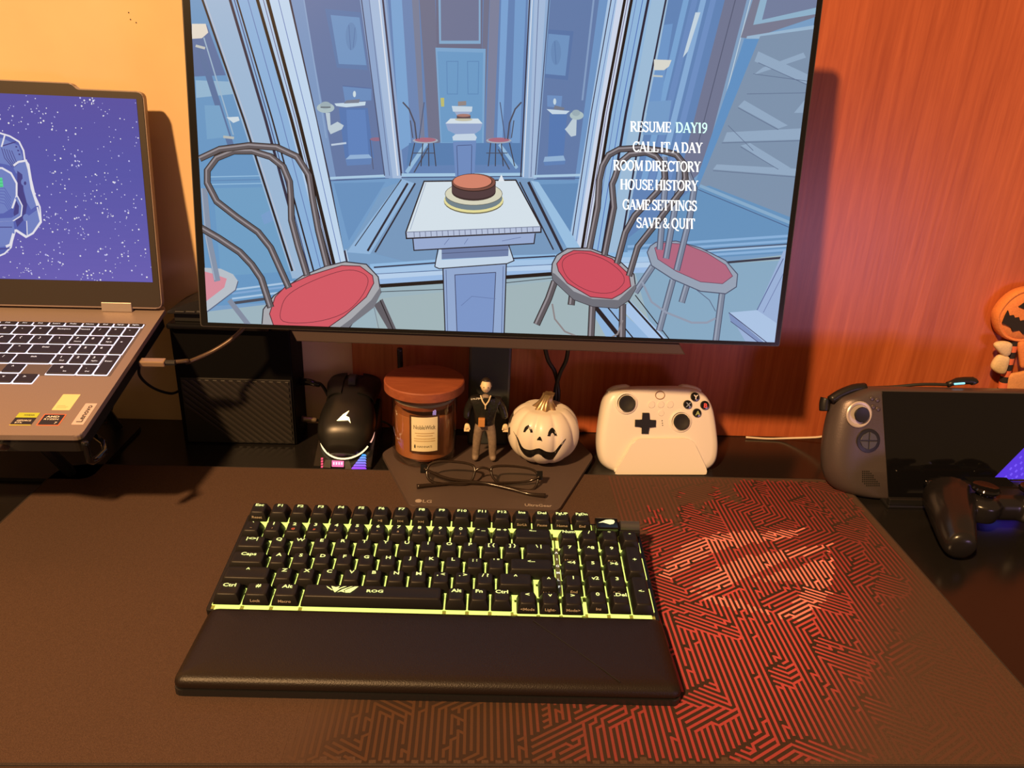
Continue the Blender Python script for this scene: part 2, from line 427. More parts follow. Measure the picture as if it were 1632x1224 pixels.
# rear housing, lower housing strip, neck, base
b = NB(); R1 = rrect(-.17, .035, .17, .30, .03, 4); R2 = rrect(-.12, .075, .12, .26, .03, 4)
loft(b, [[(x, y, -.009) for x, y in R1], [(x, y, -.028) for x, y in R1], [(x, y, -.046) for x, y in R2]]); mpart('rear_housing', b, M_dark)
bl = MP.at(462, 543); br = MP.at(1100, 566)
b = NB(); prism(b, [(bl[0], -.0005), (br[0]-.012, -.0005), (br[0]-.004, -.0125), (bl[0]+.006, -.0125)][::-1], -.03, -.004, .001); mpart('lower_housing', b, mat('dark bronze plastic', (.09, .065, .06), .3, .3))
for i, (a, cc, nm) in enumerate(((.273, (1, .10, .42), 'pink'), (-.20, (.55, .1, .85), 'purple'))):
    mpart('added_glow_bar', prism(NB(), rrect(a-.006, .03, a+.006, .14, .004, 3), -.0125, -.0089), mat('added bar glow '+nm, (.1, .1, .1), .4, emit=cc, es=2.5 if i == 0 else 4), label=nm+' glow bar added on the back to tint the wood')  # glow bars added behind the panel to throw pink and purple on the wood
BZ = .0085
bpoly = [onz(608, 722, BZ), onz(653, 806, BZ), onz(890, 813, BZ), onz(946, 727, BZ)]
bp2 = [(p.x-.03, p.y-.03) for p in bpoly] + [(.112, .057), (-.095, .054)]
baseb = obj('stand_base', prism(NB(), rpoly(bp2, .007, 4), 0., BZ-.004, .0007), mat('bronze grey coating', (.105, .076, .068), .5, .2, noise=.08, nscale=1500), mon)
b = NB(); P0 = onz(677, 798.5, BZ+.0002); P1 = onz(859, 805, BZ+.0002); an = math.atan2(P1.y-P0.y, P1.x-P0.x)
cx = lambda P: (P.x-.03, P.y-.03, BZ-.004+.0002)
M_silver = mat('silver print', (.42, .36, .32), .4)
obj('emblem', (lambda q: (flat(q, ellipse(0, 0, .0036, .0036, 16), 0, T(*cx(onz(667, 798.5, BZ)))), q)[1])(NB()), M_silver, baseb)
text(b, 'LG', .0058, T(*cx(onz(681, 799, BZ))) @ RZ(an), .02, fit=.0095); obj('lettering', b, M_silver, baseb); b = NB()
text(b, 'UltraGear', .0052, T(*cx(onz(858, 805.5, BZ))) @ RZ(an), .02, fit=.029)
obj('lettering', b, M_silver, baseb)
b = NB(); box(b, (.004-.03, .06-.03, BZ-.004), (.054-.03, .082-.03, .33), .003); obj('stand_neck', b, mat('dark green grey plastic', (.035, .04, .04), .45), mon)
b = NB(); box(b, (-.03+.008, .035-.03, .28), (.05-.03, .064-.03, .34), .003); obj('stand_head', b, M_dark, mon)

# --- the picture on the screen
pic = Picture(MP, [(SX0, SY0), (SX1, SY0), (SX1, SY1), (SX0, SY1)])
Bk = (22, 22, 34)
pic.poly([(270, -60), (1340, -60), (1290, 600), (300, 600)], (124, 166, 208))
# floors and skirting at the bottom
pic.poly([(300, 500), (420, 486), (700, 440), (1050, 430), (1300, 400), (1300, 600), (300, 600)], (163, 189, 201))
pic.poly([(600, 476), (880, 448), (1040, 500), (1040, 560), (600, 540)], (168, 190, 196))
# leftmost window
pic.poly([(300, -40), (322, -40), (470, 440), (470, 480), (300, 490)], (104, 158, 206))
pic.poly([(305, 40), (330, 40), (360, 120), (310, 122)], (88, 118, 168))
pic.poly([(312, 128), (365, 130), (372, 150), (313, 156)], (150, 190, 220))
pic.line([(318, 75), (368, 232)], 10, (86, 118, 166)); pic.line([(325, 60), (372, 215)], 2, (160, 190, 215))
pic.poly([(306, 38), (328, 38), (332, 52), (322, 61), (306, 62)], (236, 228, 214)); pic.line([(312, 73), (327, 77)], 4, (200, 205, 200))
pic.poly([(361, 187), (380, 186), (382, 192), (372, 196)], (215, 230, 240))
pic.poly([(326, 168), (350, 168), (366, 218), (330, 222)], (118, 170, 212)); pic.line([(356, 218), (373, 220)], 4, (190, 195, 190))
for y in (280, 286, 292): pic.line([(335, y+2), (425, y)], 1.6, (150, 196, 232) if y != 286 else (92, 140, 190))
pic.poly([(340, 300), (428, 298), (470, 432), (352, 440)], (112, 166, 208))
pic.poly([(416, 343), (432, 334), (440, 350), (421, 358)], (120, 165, 215))
for y in (452, 458, 466): pic.line([(370, y+10), (480, y-4)], 3, (176, 208, 238) if y != 458 else (134, 176, 222))
pic.line([(372, 483), (432, 475)], 4.5, (70, 76, 92))
# window posts, left
pic.poly([(310, -40), (355, -40), (500, 441), (466, 444)], (160, 192, 224))
pic.poly([(355, -40), (402, -40), (528, 425), (500, 441)], (142, 186, 230))
pic.poly([(402, -40), (418, -40), (535, 420), (520, 428)], (186, 214, 244))
pic.poly([(418, -40), (452, -40), (556, 416), (534, 422)], (198, 224, 250))
for (x0, x1, wd_, cc) in ((309, 466, 3.4, Bk), (313, 470, 1.6, (190, 200, 220)), (355, 489, 4.4, (34, 38, 66)), (362, 493, 1.6, (60, 80, 130)), (366, 500, 2.6, Bk), (384, 512, 1.2, (96, 128, 186)), (399, 528, 5, (10, 8, 16)), (409, 531, 1.1, (80, 70, 120)), (416, 535, 5.4, (10, 8, 16)), (434, 546, 1.1, (96, 126, 190)), (453, 556, 3.2, (42, 46, 70))):
    pic.line([(x0, -40), ((x0+x1)/2+1, 190), (x1, 432)], wd_, cc, up=True)
# second pane with picture, pedestal and straw hat
pic.poly([(455, -40), (570, -40), (615, 282), (527, 288)], (98, 124, 172))
pic.poly([(455, -40), (476, -40), (536, 286), (527, 288)], (124, 158, 204)); pic.line([(478, -40), (512, 170), (520, 220)], 2, (140, 172, 214))
pic.poly([(518, 14), (575, 20), (586, 112), (537, 108)], (92, 128, 180)); pic.poly([(527, 24), (573, 28), (584, 104), (540, 102)], (112, 156, 206))
pic.ell(560, 58, 9, 22, (104, 146, 196)); pic.line([(556, 40), (559, 80)], 1, (84, 122, 176)); pic.line([(566, 44), (563, 76)], 1, (84, 122, 176))
pic.poly([(546, 137), (592, 140), (592, 160), (550, 162)], (104, 146, 200)); pic.line([(546, 137), (592, 141)], 1.4, (80, 110, 165)); pic.ell(565, 150, 2.4, 5, (214, 232, 240))
pic.poly([(540, 172), (586, 172), (596, 252), (550, 252)], (82, 124, 186)); pic.poly([(552, 175), (582, 175), (588, 250), (556, 250)], (92, 136, 200))
pic.poly([(533, 165), (583, 162), (582, 168), (552, 171), (536, 169)], (206, 228, 244)); pic.poly([(552, 160), (574, 158), (572, 164), (548, 165)], (120, 130, 150))
pic.poly([(551, 254), (558, 247), (588, 246), (593, 252)], (150, 186, 226)); pic.poly([(551, 254), (593, 252), (591, 262), (553, 264)], (96, 136, 194))
pic.poly([(519, 180), (526, 180), (527, 200), (538, 194), (548, 200), (545, 206), (527, 214), (523, 206)], (196, 214, 226)); pic.line([(528, 231), (552, 228)], 3, (196, 214, 234))
pic.ell(519, 172, 14, 8, (178, 200, 206)); pic.ell(519, 168, 8.5, 6, (160, 182, 192)); pic.line([(511, 171), (527, 171)], 2, (96, 110, 124))
pic.poly([(527, 288), (614, 282), (650, 285), (610, 300), (560, 390), (548, 400)], (116, 164, 212))
pic.poly([(532, 292), (614, 290), (556, 384)], (104, 152, 202))
pic.line([(526, 284), (618, 280)], 4, (176, 212, 240)); pic.line([(526, 288), (620, 284)], 1.2, (60, 90, 140))
pic.line([(590, 222), (595, 270)], 1.3, (80, 90, 120)); pic.line([(608, 225), (612, 268)], 1.3, (80, 90, 120)); pic.ell(600, 222, 10, 3, (150, 110, 140))
# post between panes
pic.poly([(568, -40), (618, -40), (648, 285), (614, 284)], (144, 174, 216)); pic.poly([(584, -40), (606, -40), (640, 284), (626, 284)], (172, 198, 232))
for x0, x1, wd_, cc in ((571, 613, 1.8, (70, 84, 120)), (584, 621, 1, (96, 116, 160)), (600, 634, 2.2, (225, 235, 250)), (606, 640, 3, (54, 56, 84)), (612, 646, 1.4, (110, 150, 200))):
    pic.line([(x0, -40), (x1, 280)], wd_, cc)
# centre pane, far door and chairs
pic.poly([(614, -40), (848, -40), (830, 280), (644, 281)], (98, 136, 190))
for x0, x1, cc in ((622, 652, (124, 172, 222)), (640, 662, (108, 140, 190)), (656, 668, (122, 132, 160)), (668, 694, (112, 118, 146)), (772, 782, (112, 118, 146)), (782, 798, (126, 134, 164)), (800, 812, (124, 170, 222)), (822, 840, (118, 164, 216))):
    if x1 < 700: pic.poly([(x0-2, -40), (x1-2, -40), (x1+9, 225), (x0+16, 240)], cc)
    else: pic.poly([(x0, -40), (x1, -40), (x1-12, 240), (x0-8, 225)], cc)
pic.poly([(694, -40), (770, -40), (768, 78), (696, 78)], (108, 112, 140)); pic.poly([(698, -40), (766, -40), (766, 70), (700, 70)], (134, 176, 214)); pic.poly([(702, -40), (763, -40), (763, 65), (703, 65)], (112, 122, 156))
pic.poly([(694, 76), (774, 78), (771, 230), (702, 228)], (126, 174, 218)); pic.poly([(697, 82), (770, 84), (768, 228), (704, 227)], (108, 162, 210))
for x in (712, 745): pic.line([(x, 98), (x+18, 98), (x+17, 150), (x+1, 150)], 1.2, (92, 142, 194), close=True)
pic.poly([(702, 156), (708, 156), (708, 170), (703, 170)], (196, 196, 120))
pic.poly([(652, 228), (830, 228), (832, 262), (648, 264)], (86, 132, 186))
pic.line([(648, 275), (680, 228)], 6, (154, 196, 232)); pic.line([(660, 275), (682, 236)], 2, (70, 80, 100)); pic.line([(824, 268), (796, 230)], 5, (154, 196, 232)); pic.line([(812, 270), (794, 238)], 2, (70, 80, 100))
pic.line([(640, 279), (832, 278)], 5, (170, 210, 240)); pic.line([(640, 283), (834, 281)], 1.4, (52, 72, 118))
for s_, cx_ in ((1, 678), (-1, 795)):
    for a in (-8, 5, 14, 22): pic.line([(cx_+s_*(a-9), 228), (cx_+s_*(a*1.4-14), 265)], 1.6, (60, 60, 74))
    pic.ell(cx_, 224, 20, 4.6, (170, 180, 196)); pic.ell(cx_, 223, 17, 3.6, (176, 110, 132)); pic.line([(cx_-20, 244), (cx_+14, 244)], 1.4, (70, 80, 100))
    pic.line([(cx_-s_*14, 222), (cx_-s_*17, 196), (cx_-s_*26, 174), (cx_-s_*36, 163)], 2.4, (74, 78, 96)); pic.line([(cx_-s_*24, 192), (cx_-s_*20, 220)], 1.6, (74, 78, 96)); pic.line([(cx_-s_*2, 163), (cx_-s_*7, 200), (cx_-s_*10, 222)], 1.6, (80, 96, 130))
# reflected pedestal with cake
pic.poly([(730, 162), (743, 161), (743, 168), (730, 169)], (150, 140, 140)); pic.poly([(720, 169), (753, 170), (752, 178), (722, 178)], (205, 224, 240)); pic.poly([(724, 178), (751, 178), (746, 184), (728, 184)], (160, 180, 214))
pic.poly([(722, 226), (759, 224), (756, 285), (726, 285)], (112, 146, 202)); pic.line([(729, 232), (752, 231)], 1, (60, 80, 130)); pic.line([(728, 232), (730, 284)], 1, (60, 80, 130)); pic.line([(752, 232), (751, 284)], 1, (60, 80, 130))
pic.poly([(710, 196), (718, 189), (762, 189), (769, 197), (766, 207), (756, 214), (726, 214), (714, 208)], (150, 172, 214)); pic.poly([(710, 197), (718, 189), (762, 189), (769, 197)], (222, 236, 246)); pic.poly([(721, 218), (726, 214), (756, 213), (760, 219), (758, 224), (722, 224)], (206, 224, 242))
pic.ell(739, 190.5, 14, 2.8, (206, 204, 180)); pic.poly([(728, 184), (750, 184), (750, 189), (728, 189)], (92, 76, 84)); pic.ell(739, 184, 11, 2.4, (176, 128, 118))
# post and fourth pane
pic.poly([(843, -40), (878, -40), (856, 288), (832, 284)], (150, 184, 224)); pic.poly([(853, -40), (872, -40), (852, 286), (842, 286)], (170, 196, 230))
for x0, x1, wd_, cc in ((846, 830, 2.2, (44, 48, 76)), (850, 834, 1.6, (225, 236, 250)), (860, 846, 1, (80, 100, 150)), (878, 853, 1.6, (60, 74, 112))): pic.line([(x0, -40), (x1, 282)], wd_, cc)
pic.poly([(880, -40), (980, -40), (926, 288), (855, 286)], (98, 128, 178)); pic.poly([(960, -40), (982, -40), (926, 288), (916, 288)], (112, 156, 208)); pic.line([(946, 0), (928, 160)], 3, (134, 164, 206))
pic.poly([(874, 47), (914, 50), (905, 128), (868, 124)], (88, 122, 176)); pic.poly([(874, 54), (908, 57), (901, 121), (869, 118)], (112, 154, 204)); pic.ell(886, 84, 8, 20, (104, 144, 194)); pic.line([(884, 66), (886, 102)], 1, (84, 122, 176))
pic.poly([(872, 152), (896, 153), (894, 172), (872, 170)], (110, 150, 204)); pic.ell(884, 162, 2.4, 5, (206, 226, 238))
pic.poly([(876, 180), (904, 180), (898, 250), (873, 250)], (84, 126, 188)); pic.poly([(871, 174), (908, 177), (902, 182), (880, 182)], (206, 226, 242)); pic.poly([(884, 168), (900, 172), (898, 176), (882, 174)], (120, 128, 146))
pic.poly([(868, 250), (898, 248), (901, 256), (866, 258)], (150, 186, 224)); pic.poly([(866, 258), (901, 256), (900, 262), (868, 264)], (96, 136, 194))
pic.poly([(912, 190), (919, 190), (918, 216), (910, 218), (900, 206), (904, 202)], (198, 216, 228)); pic.ell(919, 184, 11, 7, (180, 202, 206)); pic.ell(918, 180, 6.5, 5, (160, 182, 192))
pic.poly([(852, 286), (926, 287), (905, 395), (884, 378), (838, 296)], (112, 160, 208)); pic.poly([(858, 294), (922, 292), (908, 372)], (98, 146, 196)); pic.line([(850, 281), (926, 279)], 4, (176, 212, 240)); pic.line([(850, 286), (926, 284)], 1.2, (60, 90, 140))
# posts, right
pic.poly([(975, -40), (1012, -40), (938, 400), (905, 398)], (176, 208, 242)); pic.poly([(990, -40), (1010, -40), (934, 400), (918, 398)], (214, 226, 248)); pic.poly([(1012, -40), (1045, -40), (966, 410), (938, 402)], (150, 192, 232)); pic.poly([(1045, -40), (1072, -40), (992, 420), (966, 410)], (164, 198, 228))
for x0, x1, wd_, cc in ((981, 907, 1.6, (44, 48, 80)), (988, 914, 1, (96, 126, 190)), (1003, 925, 4.4, (12, 10, 18)), (1008, 929, 1.1, (90, 80, 130)), (1014, 935, 4.6, (12, 10, 18)), (1022, 942, 1, (96, 126, 190)), (1032, 950, 1.2, (70, 110, 190)), (1041, 958, 4, (26, 30, 56)), (1069, 986, 3, (34, 38, 64))):
    pic.line([(x0, -40), ((x0+x1)/2-2, 180), (x1, 412)], wd_, cc)
# fifth pane, right
pic.poly([(1072, -40), (1165, -40), (1075, 420), (988, 420)], (98, 138, 192))
for x0, x1, cc in ((1098, 1042, (124, 172, 222)), (1112, 1054, (108, 146, 202)), (1126, 1066, (138, 180, 226)), (1142, 1080, (112, 150, 206))): pic.poly([(x0, -40), (x0+9, -40), (x1-14, 300), (x1-24, 300)], cc)
pic.poly([(1058, 40), (1072, 38), (1050, 180), (1030, 180)], (112, 158, 212)); pic.poly([(1034, 162), (1070, 160), (1062, 215), (1024, 215)], (120, 164, 212))
pic.poly([(1042, 95), (1070, 96), (1066, 106), (1058, 112), (1042, 112)], (228, 228, 218)); pic.line([(1040, 121), (1056, 122)], 3, (196, 205, 205)); pic.poly([(1108, 20), (1116, 20), (1096, 82), (1088, 92)], (206, 224, 238))
pic.poly([(1165, -40), (1200, -40), (1120, 270), (1090, 300), (1078, 300)], (116, 124, 154)); pic.line([(1182, -40), (1112, 230)], 1.4, (84, 92, 120))
pic.poly([(1200, -40), (1212, -40), (1134, 250), (1120, 270)], (134, 168, 204)); pic.line([(1206, -40), (1128, 262)], 1.2, (206, 224, 236))
pic.poly([(1212, -40), (1330, -40), (1306, 25), (1196, 62), (1180, 60)], (124, 128, 152)); pic.poly([(1222, -40), (1330, -40), (1304, 22), (1200, 40)], (148, 186, 214)); pic.poly([(1232, -40), (1330, -40), (1302, 12), (1214, 32)], (118, 132, 166))
pic.poly([(1190, 58), (1300, 40), (1300, 50), (1188, 66)], (160, 192, 220))
pic.poly([(1186, 62), (1212, 62), (1130, 300), (1105, 300)], (98, 152, 206))
pic.poly([(1211, 58), (1300, 46), (1300, 370), (1250, 345), (1112, 300)], (130, 154, 182))
for q in ([(1208, 82), (1300, 125), (1300, 140), (1202, 98)], [(1186, 160), (1255, 200), (1240, 205), (1176, 170)], [(1158, 211), (1290, 204), (1290, 222), (1152, 226)], [(1195, 228), (1260, 268), (1236, 268), (1180, 232)], [(1142, 262), (1290, 270), (1290, 282), (1136, 270)], [(1215, 108), (1280, 84), (1284, 92), (1200, 120)], [(1265, 180), (1290, 150), (1290, 180)]): pic.poly(q, (152, 178, 206))
for q in ([(1190, 150), (1290, 148)], [(1208, 100), (1300, 142)], [(1150, 228), (1290, 224)], [(1136, 272), (1290, 284)], [(1176, 172), (1240, 207)], [(1180, 234), (1240, 270)], [(1200, 118), (1290, 130)], [(1160, 200), (1200, 240)]): pic.line(q, 1, (98, 118, 150))
pic.poly([(1105, 300), (1130, 296), (1300, 362), (1300, 400), (988, 420), (1000, 380)], (104, 154, 200)); pic.line([(1115, 296), (1300, 372)], 5, (140, 180, 214)); pic.line([(1112, 302), (1300, 380)], 1.2, (70, 96, 140))
for y in (383, 391, 398, 405): pic.line([(1000, y+10), (1150, y), (1300, y-10)], 4, (142, 186, 230) if y % 2 else (170, 204, 238))
pic.line([(1020, 408), (1150, 396), (1300, 386)], 2.2, (70, 90, 120)); pic.line([(1020, 424), (1160, 418), (1300, 406)], 3.6, (50, 56, 74)); pic.poly([(1010, 428), (1300, 412), (1300, 600), (1060, 600)], (140, 178, 206))
# low frames on the floor
pic.poly([(560, 395), (640, 284), (850, 284), (900, 400), (700, 430)], (122, 160, 200))
pic.poly([(553, 402), (560, 392), (640, 285), (660, 292), (590, 405)], (150, 190, 230))
for q, wd_ in (([(650, 292), (586, 400)], 3.4), ([(662, 292), (598, 402)], 2.6), ([(640, 286), (566, 392)], 1.4), ([(842, 290), (896, 400)], 4.4), ([(828, 290), (882, 398)], 2.2), ([(854, 290), (910, 396)], 1.4)): pic.line(q, wd_, (32, 36, 54))
pic.poly([(846, 288), (858, 290), (925, 395), (905, 398)], (160, 202, 238))
for y, cc in ((417, (150, 196, 238)), (425, (172, 208, 244)), (434, (190, 218, 248)), (442, (160, 196, 240))): pic.line([(590, y+8), (706, y), (820, y-6), (1040, y-12)], 8.5, cc)
pic.line([(596, 426), (706, 418), (885, 408)], 2.4, (46, 56, 84)); pic.line([(590, 437), (885, 421)], 1, (70, 100, 150)); pic.line([(600, 456), (706, 449), (885, 436)], 6, (14, 14, 20)); pic.line([(605, 465), (706, 461), (880, 443)], 1.2, (60, 70, 80))
pic.poly([(960, 470), (1040, 540), (1000, 600), (940, 490)], (150, 190, 232)); pic.poly([(1005, 480), (1062, 540), (1040, 545), (990, 492)], (176, 208, 246))
for q, wd_ in (([(948, 488), (990, 540)], 7), ([(962, 482), (1010, 540)], 2), ([(1000, 478), (1056, 540)], 3), ([(1012, 470), (1066, 540)], 1.6)): pic.line(q, wd_, (18, 18, 28))
# step at bottom right
pic.poly([(1161, 498), (1206, 494), (1248, 400), (1300, 380), (1300, 600), (1220, 600)], (160, 186, 226)); pic.poly([(1161, 498), (1206, 494), (1260, 530), (1225, 555)], (178, 206, 240)); pic.poly([(1161, 498), (1164, 512), (1215, 552), (1225, 552)], (128, 152, 200))
pic.line([(1161, 498), (1222, 546)], 1.4, (64, 76, 116)); pic.line([(1206, 494), (1248, 412)], 1.4, (90, 110, 160)); pic.line([(1216, 498), (1254, 424)], 1, (110, 130, 180)); pic.line([(1164, 512), (1208, 545)], 1, (64, 76, 116))
# table
pic.poly([(703, 396), (811, 390), (812, 408), (703, 413)], (112, 132, 176)); pic.line([(703, 404), (811, 398)], 1, (70, 84, 120))
pic.poly([(706, 428), (807, 420), (803, 545), (710, 545)], (152, 178, 220)); pic.line([(706, 428), (710, 545)], 1.8, Bk); pic.line([(807, 420), (803, 545)], 1.8, Bk); pic.line([(711, 430), (714, 545)], .9, (70, 90, 140)); pic.line([(802, 424), (799, 545)], .9, (70, 90, 140))
pic.poly([(725, 438), (790, 434), (785, 545), (729, 545)], (128, 158, 212)); pic.line([(729, 545), (725, 438), (790, 434), (785, 545)], 1.2, (54, 62, 98)); pic.line([(735, 487), (752, 472), (790, 476)], .8, (100, 124, 176))
pic.poly([(693, 425), (700, 397), (704, 398), (704, 414), (810, 408), (811, 391), (819, 415), (808, 420), (700, 428)], (206, 226, 246)); pic.line([(693, 425), (700, 428), (808, 420), (820, 415)], 1.6, Bk); pic.line([(693, 425), (698, 397)], 1.6, Bk); pic.line([(819, 415), (811, 391)], 1.6, Bk)
pic.poly([(658, 379), (853, 370), (851, 388), (660, 399)], (158, 180, 222)); pic.line([(658, 379), (660, 399), (851, 388), (853, 372)], 1.8, Bk)
pic.line([(708, 390), (716, 380)], .8, (100, 120, 170)); pic.line([(800, 384), (830, 378)], .8, (100, 120, 170)); pic.line([(740, 389), (746, 380)], .8, (100, 120, 170))
pic.poly([(647, 370), (861, 361), (862, 370), (648, 380)], (190, 204, 232)); pic.poly([(676, 289), (822, 287), (862, 361), (647, 370)], (224, 238, 248)); pic.line([(676, 289), (822, 287), (862, 361), (862, 370), (648, 380), (647, 370)], 2.2, Bk, close=True); pic.line([(647, 370), (862, 361)], 1, (90, 104, 140)); pic.line([(679, 291), (654, 366)], .9, (150, 170, 200))
for i in range(22): pic.line([(660+i*9, 370-i*.38), (660.4+i*9, 378-i*.42)], .9, (74, 86, 124), up=(i == 0))
# cake on its plate
pic.ell(755, 321, 47.5, 20, (112, 108, 84)); pic.ell(755, 319, 47.5, 20, (240, 232, 164)); pic.ell(755, 316, 45.5, 19, (116, 136, 146)); pic.ell(755, 309, 45.5, 18, (226, 224, 200)); pic.line(ellipse(755, 309, 45.5, 18, 30), .8, (90, 90, 80), close=True)
pic.ell(755, 306, 35, 14, (52, 38, 44)); pic.poly([(720, 289), (790, 289), (790, 306), (720, 306)], (78, 58, 64)); pic.ell(755, 303, 35, 14, (78, 58, 64)); pic.ell(755, 291, 35.5, 14.5, (40, 26, 30)); pic.ell(755, 290.5, 34.5, 13.5, (128, 80, 70)); pic.ell(754, 289.5, 31, 11.5, (50, 28, 26)); pic.ell(753, 289, 30.4, 11.2, (222, 138, 114))
pic.poly([(799, 278), (804, 289), (794, 289)], (240, 246, 252))
# reflected chair at far left
pic.poly([(316, 426), (352, 428), (372, 437), (380, 448), (376, 462), (316, 506)], (190, 200, 210)); pic.poly([(316, 430), (340, 436), (362, 444), (358, 458), (316, 490)], (226, 146, 162)); pic.line([(380, 448), (376, 462), (316, 508)], 1.6, (90, 100, 130))
pic.line([(326, 300), (333, 380), (347, 448)], 10, (136, 152, 176)); pic.line([(322, 300), (329, 380), (343, 446)], 1.6, (170, 184, 204)); pic.line([(366, 478), (400, 522)], 8, (134, 146, 168))
# chair, left
pic.poly([(596, 486), (610, 476), (634, 530), (622, 530)], (98, 96, 104)); pic.line([(606, 478), (628, 528)], 1.6, Bk); pic.line([(596, 488), (604, 524)], 1, (120, 128, 140))
ring = [(418, 516), (420, 493), (437, 471), (483, 439), (520, 424), (550, 417), (584, 421), (603, 441), (607, 466), (596, 488), (562, 515), (545, 540), (418, 540)]
pic.poly(ring, (176, 178, 184)); pic.line(ring, 1.8, (44, 46, 60)); pic.poly([(607, 456), (607, 468), (596, 490), (562, 516), (548, 530), (530, 530), (560, 508), (592, 478)], (122, 124, 134))
red = [(430, 500), (439, 473), (456, 456), (493, 439), (545, 423), (574, 424), (594, 439), (596, 451), (584, 473), (550, 503), (520, 524), (437, 520)]
pic.poly(red, (222, 92, 106)); pic.line(red, 1.4, (96, 40, 56), close=True); pic.line(smooth2([(452, 512), (449, 490), (462, 468), (500, 447), (548, 431), (576, 434), (587, 448), (574, 476), (546, 500), (500, 513)], 4), 1, (130, 50, 66), close=True)
pic.rod([(319, 362), (350, 380), (383, 402), (402, 422), (417, 444), (432, 490)], 9)
pic.rod([(461, 459), (432, 395), (412, 370), (378, 346), (346, 321), (331, 292), (331, 272), (346, 252), (373, 241), (403, 241), (432, 250), (452, 266), (462, 290), (464, 314), (465, 351), (476, 393), (490, 439)], 8.5)
pic.rod([(319, 253), (351, 238), (398, 232), (442, 235), (474, 250), (493, 280), (499, 319), (508, 368), (522, 424)], 8.5)
# reflected chair at right
for q in ([(1151, 462), (1140, 546)], [(1072, 446), (1050, 527)], [(1040, 424), (1012, 466)], [(1094, 455), (1086, 482)]): pic.rod(q, 8, (128, 140, 162), (64, 76, 104), (160, 172, 192))
pic.line([(1023, 449), (1038, 481), (1062, 498), (1102, 514), (1126, 514), (1140, 507)], 3.4, (150, 162, 184)); pic.line([(1110, 462), (1130, 478), (1140, 496)], 1.2, (90, 104, 134))
ring = [(1031, 402), (1036, 392), (1045, 386), (1077, 384), (1116, 395), (1156, 415), (1175, 437), (1173, 457), (1156, 468), (1116, 464), (1072, 445), (1038, 423)]
pic.poly(ring, (156, 170, 190)); pic.line(ring, 1.6, (74, 84, 110), close=True)
red = [(1043, 395), (1058, 387), (1092, 389), (1126, 403), (1156, 422), (1167, 440), (1151, 452), (1116, 449), (1077, 432), (1048, 413)]
pic.poly(red, (186, 108, 134)); pic.line(red, 1, (110, 64, 92), close=True)
for q in ([(1058, 250), (1060, 290), (1051, 398)], [(1084, 262), (1080, 305), (1061, 412)], [(1090, 262), (1106, 300), (1098, 350), (1078, 431)]): pic.rod(q, 8, (126, 138, 162), (64, 76, 104), (158, 170, 192))
# chair, right
for q in ([(884, 448), (874, 476), (855, 517)], [(912, 470), (910, 486)], [(944, 484), (941, 548)], [(992, 484), (991, 548)]): pic.rod(q, 9)
pic.line([(880, 484), (884, 508), (900, 528), (925, 538)], 2.6, (146, 138, 140)); pic.line([(992, 510), (984, 532), (966, 542)], 2.6, (146, 138, 140))
ring = [(879, 432), (880, 420), (887, 407), (904, 396), (939, 395), (983, 412), (1010, 437), (1013, 459), (1002, 478), (983, 491), (944, 488), (914, 477), (881, 446)]
pic.poly(ring, (172, 174, 182)); pic.line(ring, 1.8, (36, 36, 50), close=True); pic.poly([(879, 434), (884, 436), (914, 464), (944, 476), (985, 478), (1013, 452), (1013, 459), (1002, 478), (983, 491), (944, 488), (914, 477), (881, 446)], (114, 116, 126))
red = [(887, 420), (897, 407), (914, 399), (941, 400), (975, 412), (1002, 437), (1005, 456), (990, 468), (975, 476), (941, 473), (904, 451), (890, 432)]
pic.poly(red, (216, 82, 100)); pic.line(red, 1.4, (96, 40, 56), close=True); pic.line(smooth2([(896, 424), (902, 410), (926, 403), (960, 412), (988, 432), (994, 450), (974, 466), (940, 464), (908, 446)], 4), 1, (130, 50, 66), close=True)
pic.rod([(939, 397), (952, 331), (955, 287), (960, 265), (970, 247), (987, 238), (1020, 236), (1058, 241), (1078, 247), (1090, 262), (1092, 285), (1085, 305), (1053, 346), (1016, 393), (1002, 440)], 8)
pic.rod([(963, 407), (978, 331), (975, 294), (980, 282), (987, 260), (1004, 246), (1029, 243), (1046, 250), (1058, 266), (1059, 284), (1048, 305), (1011, 344), (996, 371), (983, 420)], 8)
pic.build('picture', attr_mat('glowing picture', .86, .3, .3), scr, 'blue drawn interior with pedestal, cake and red-seated chairs')

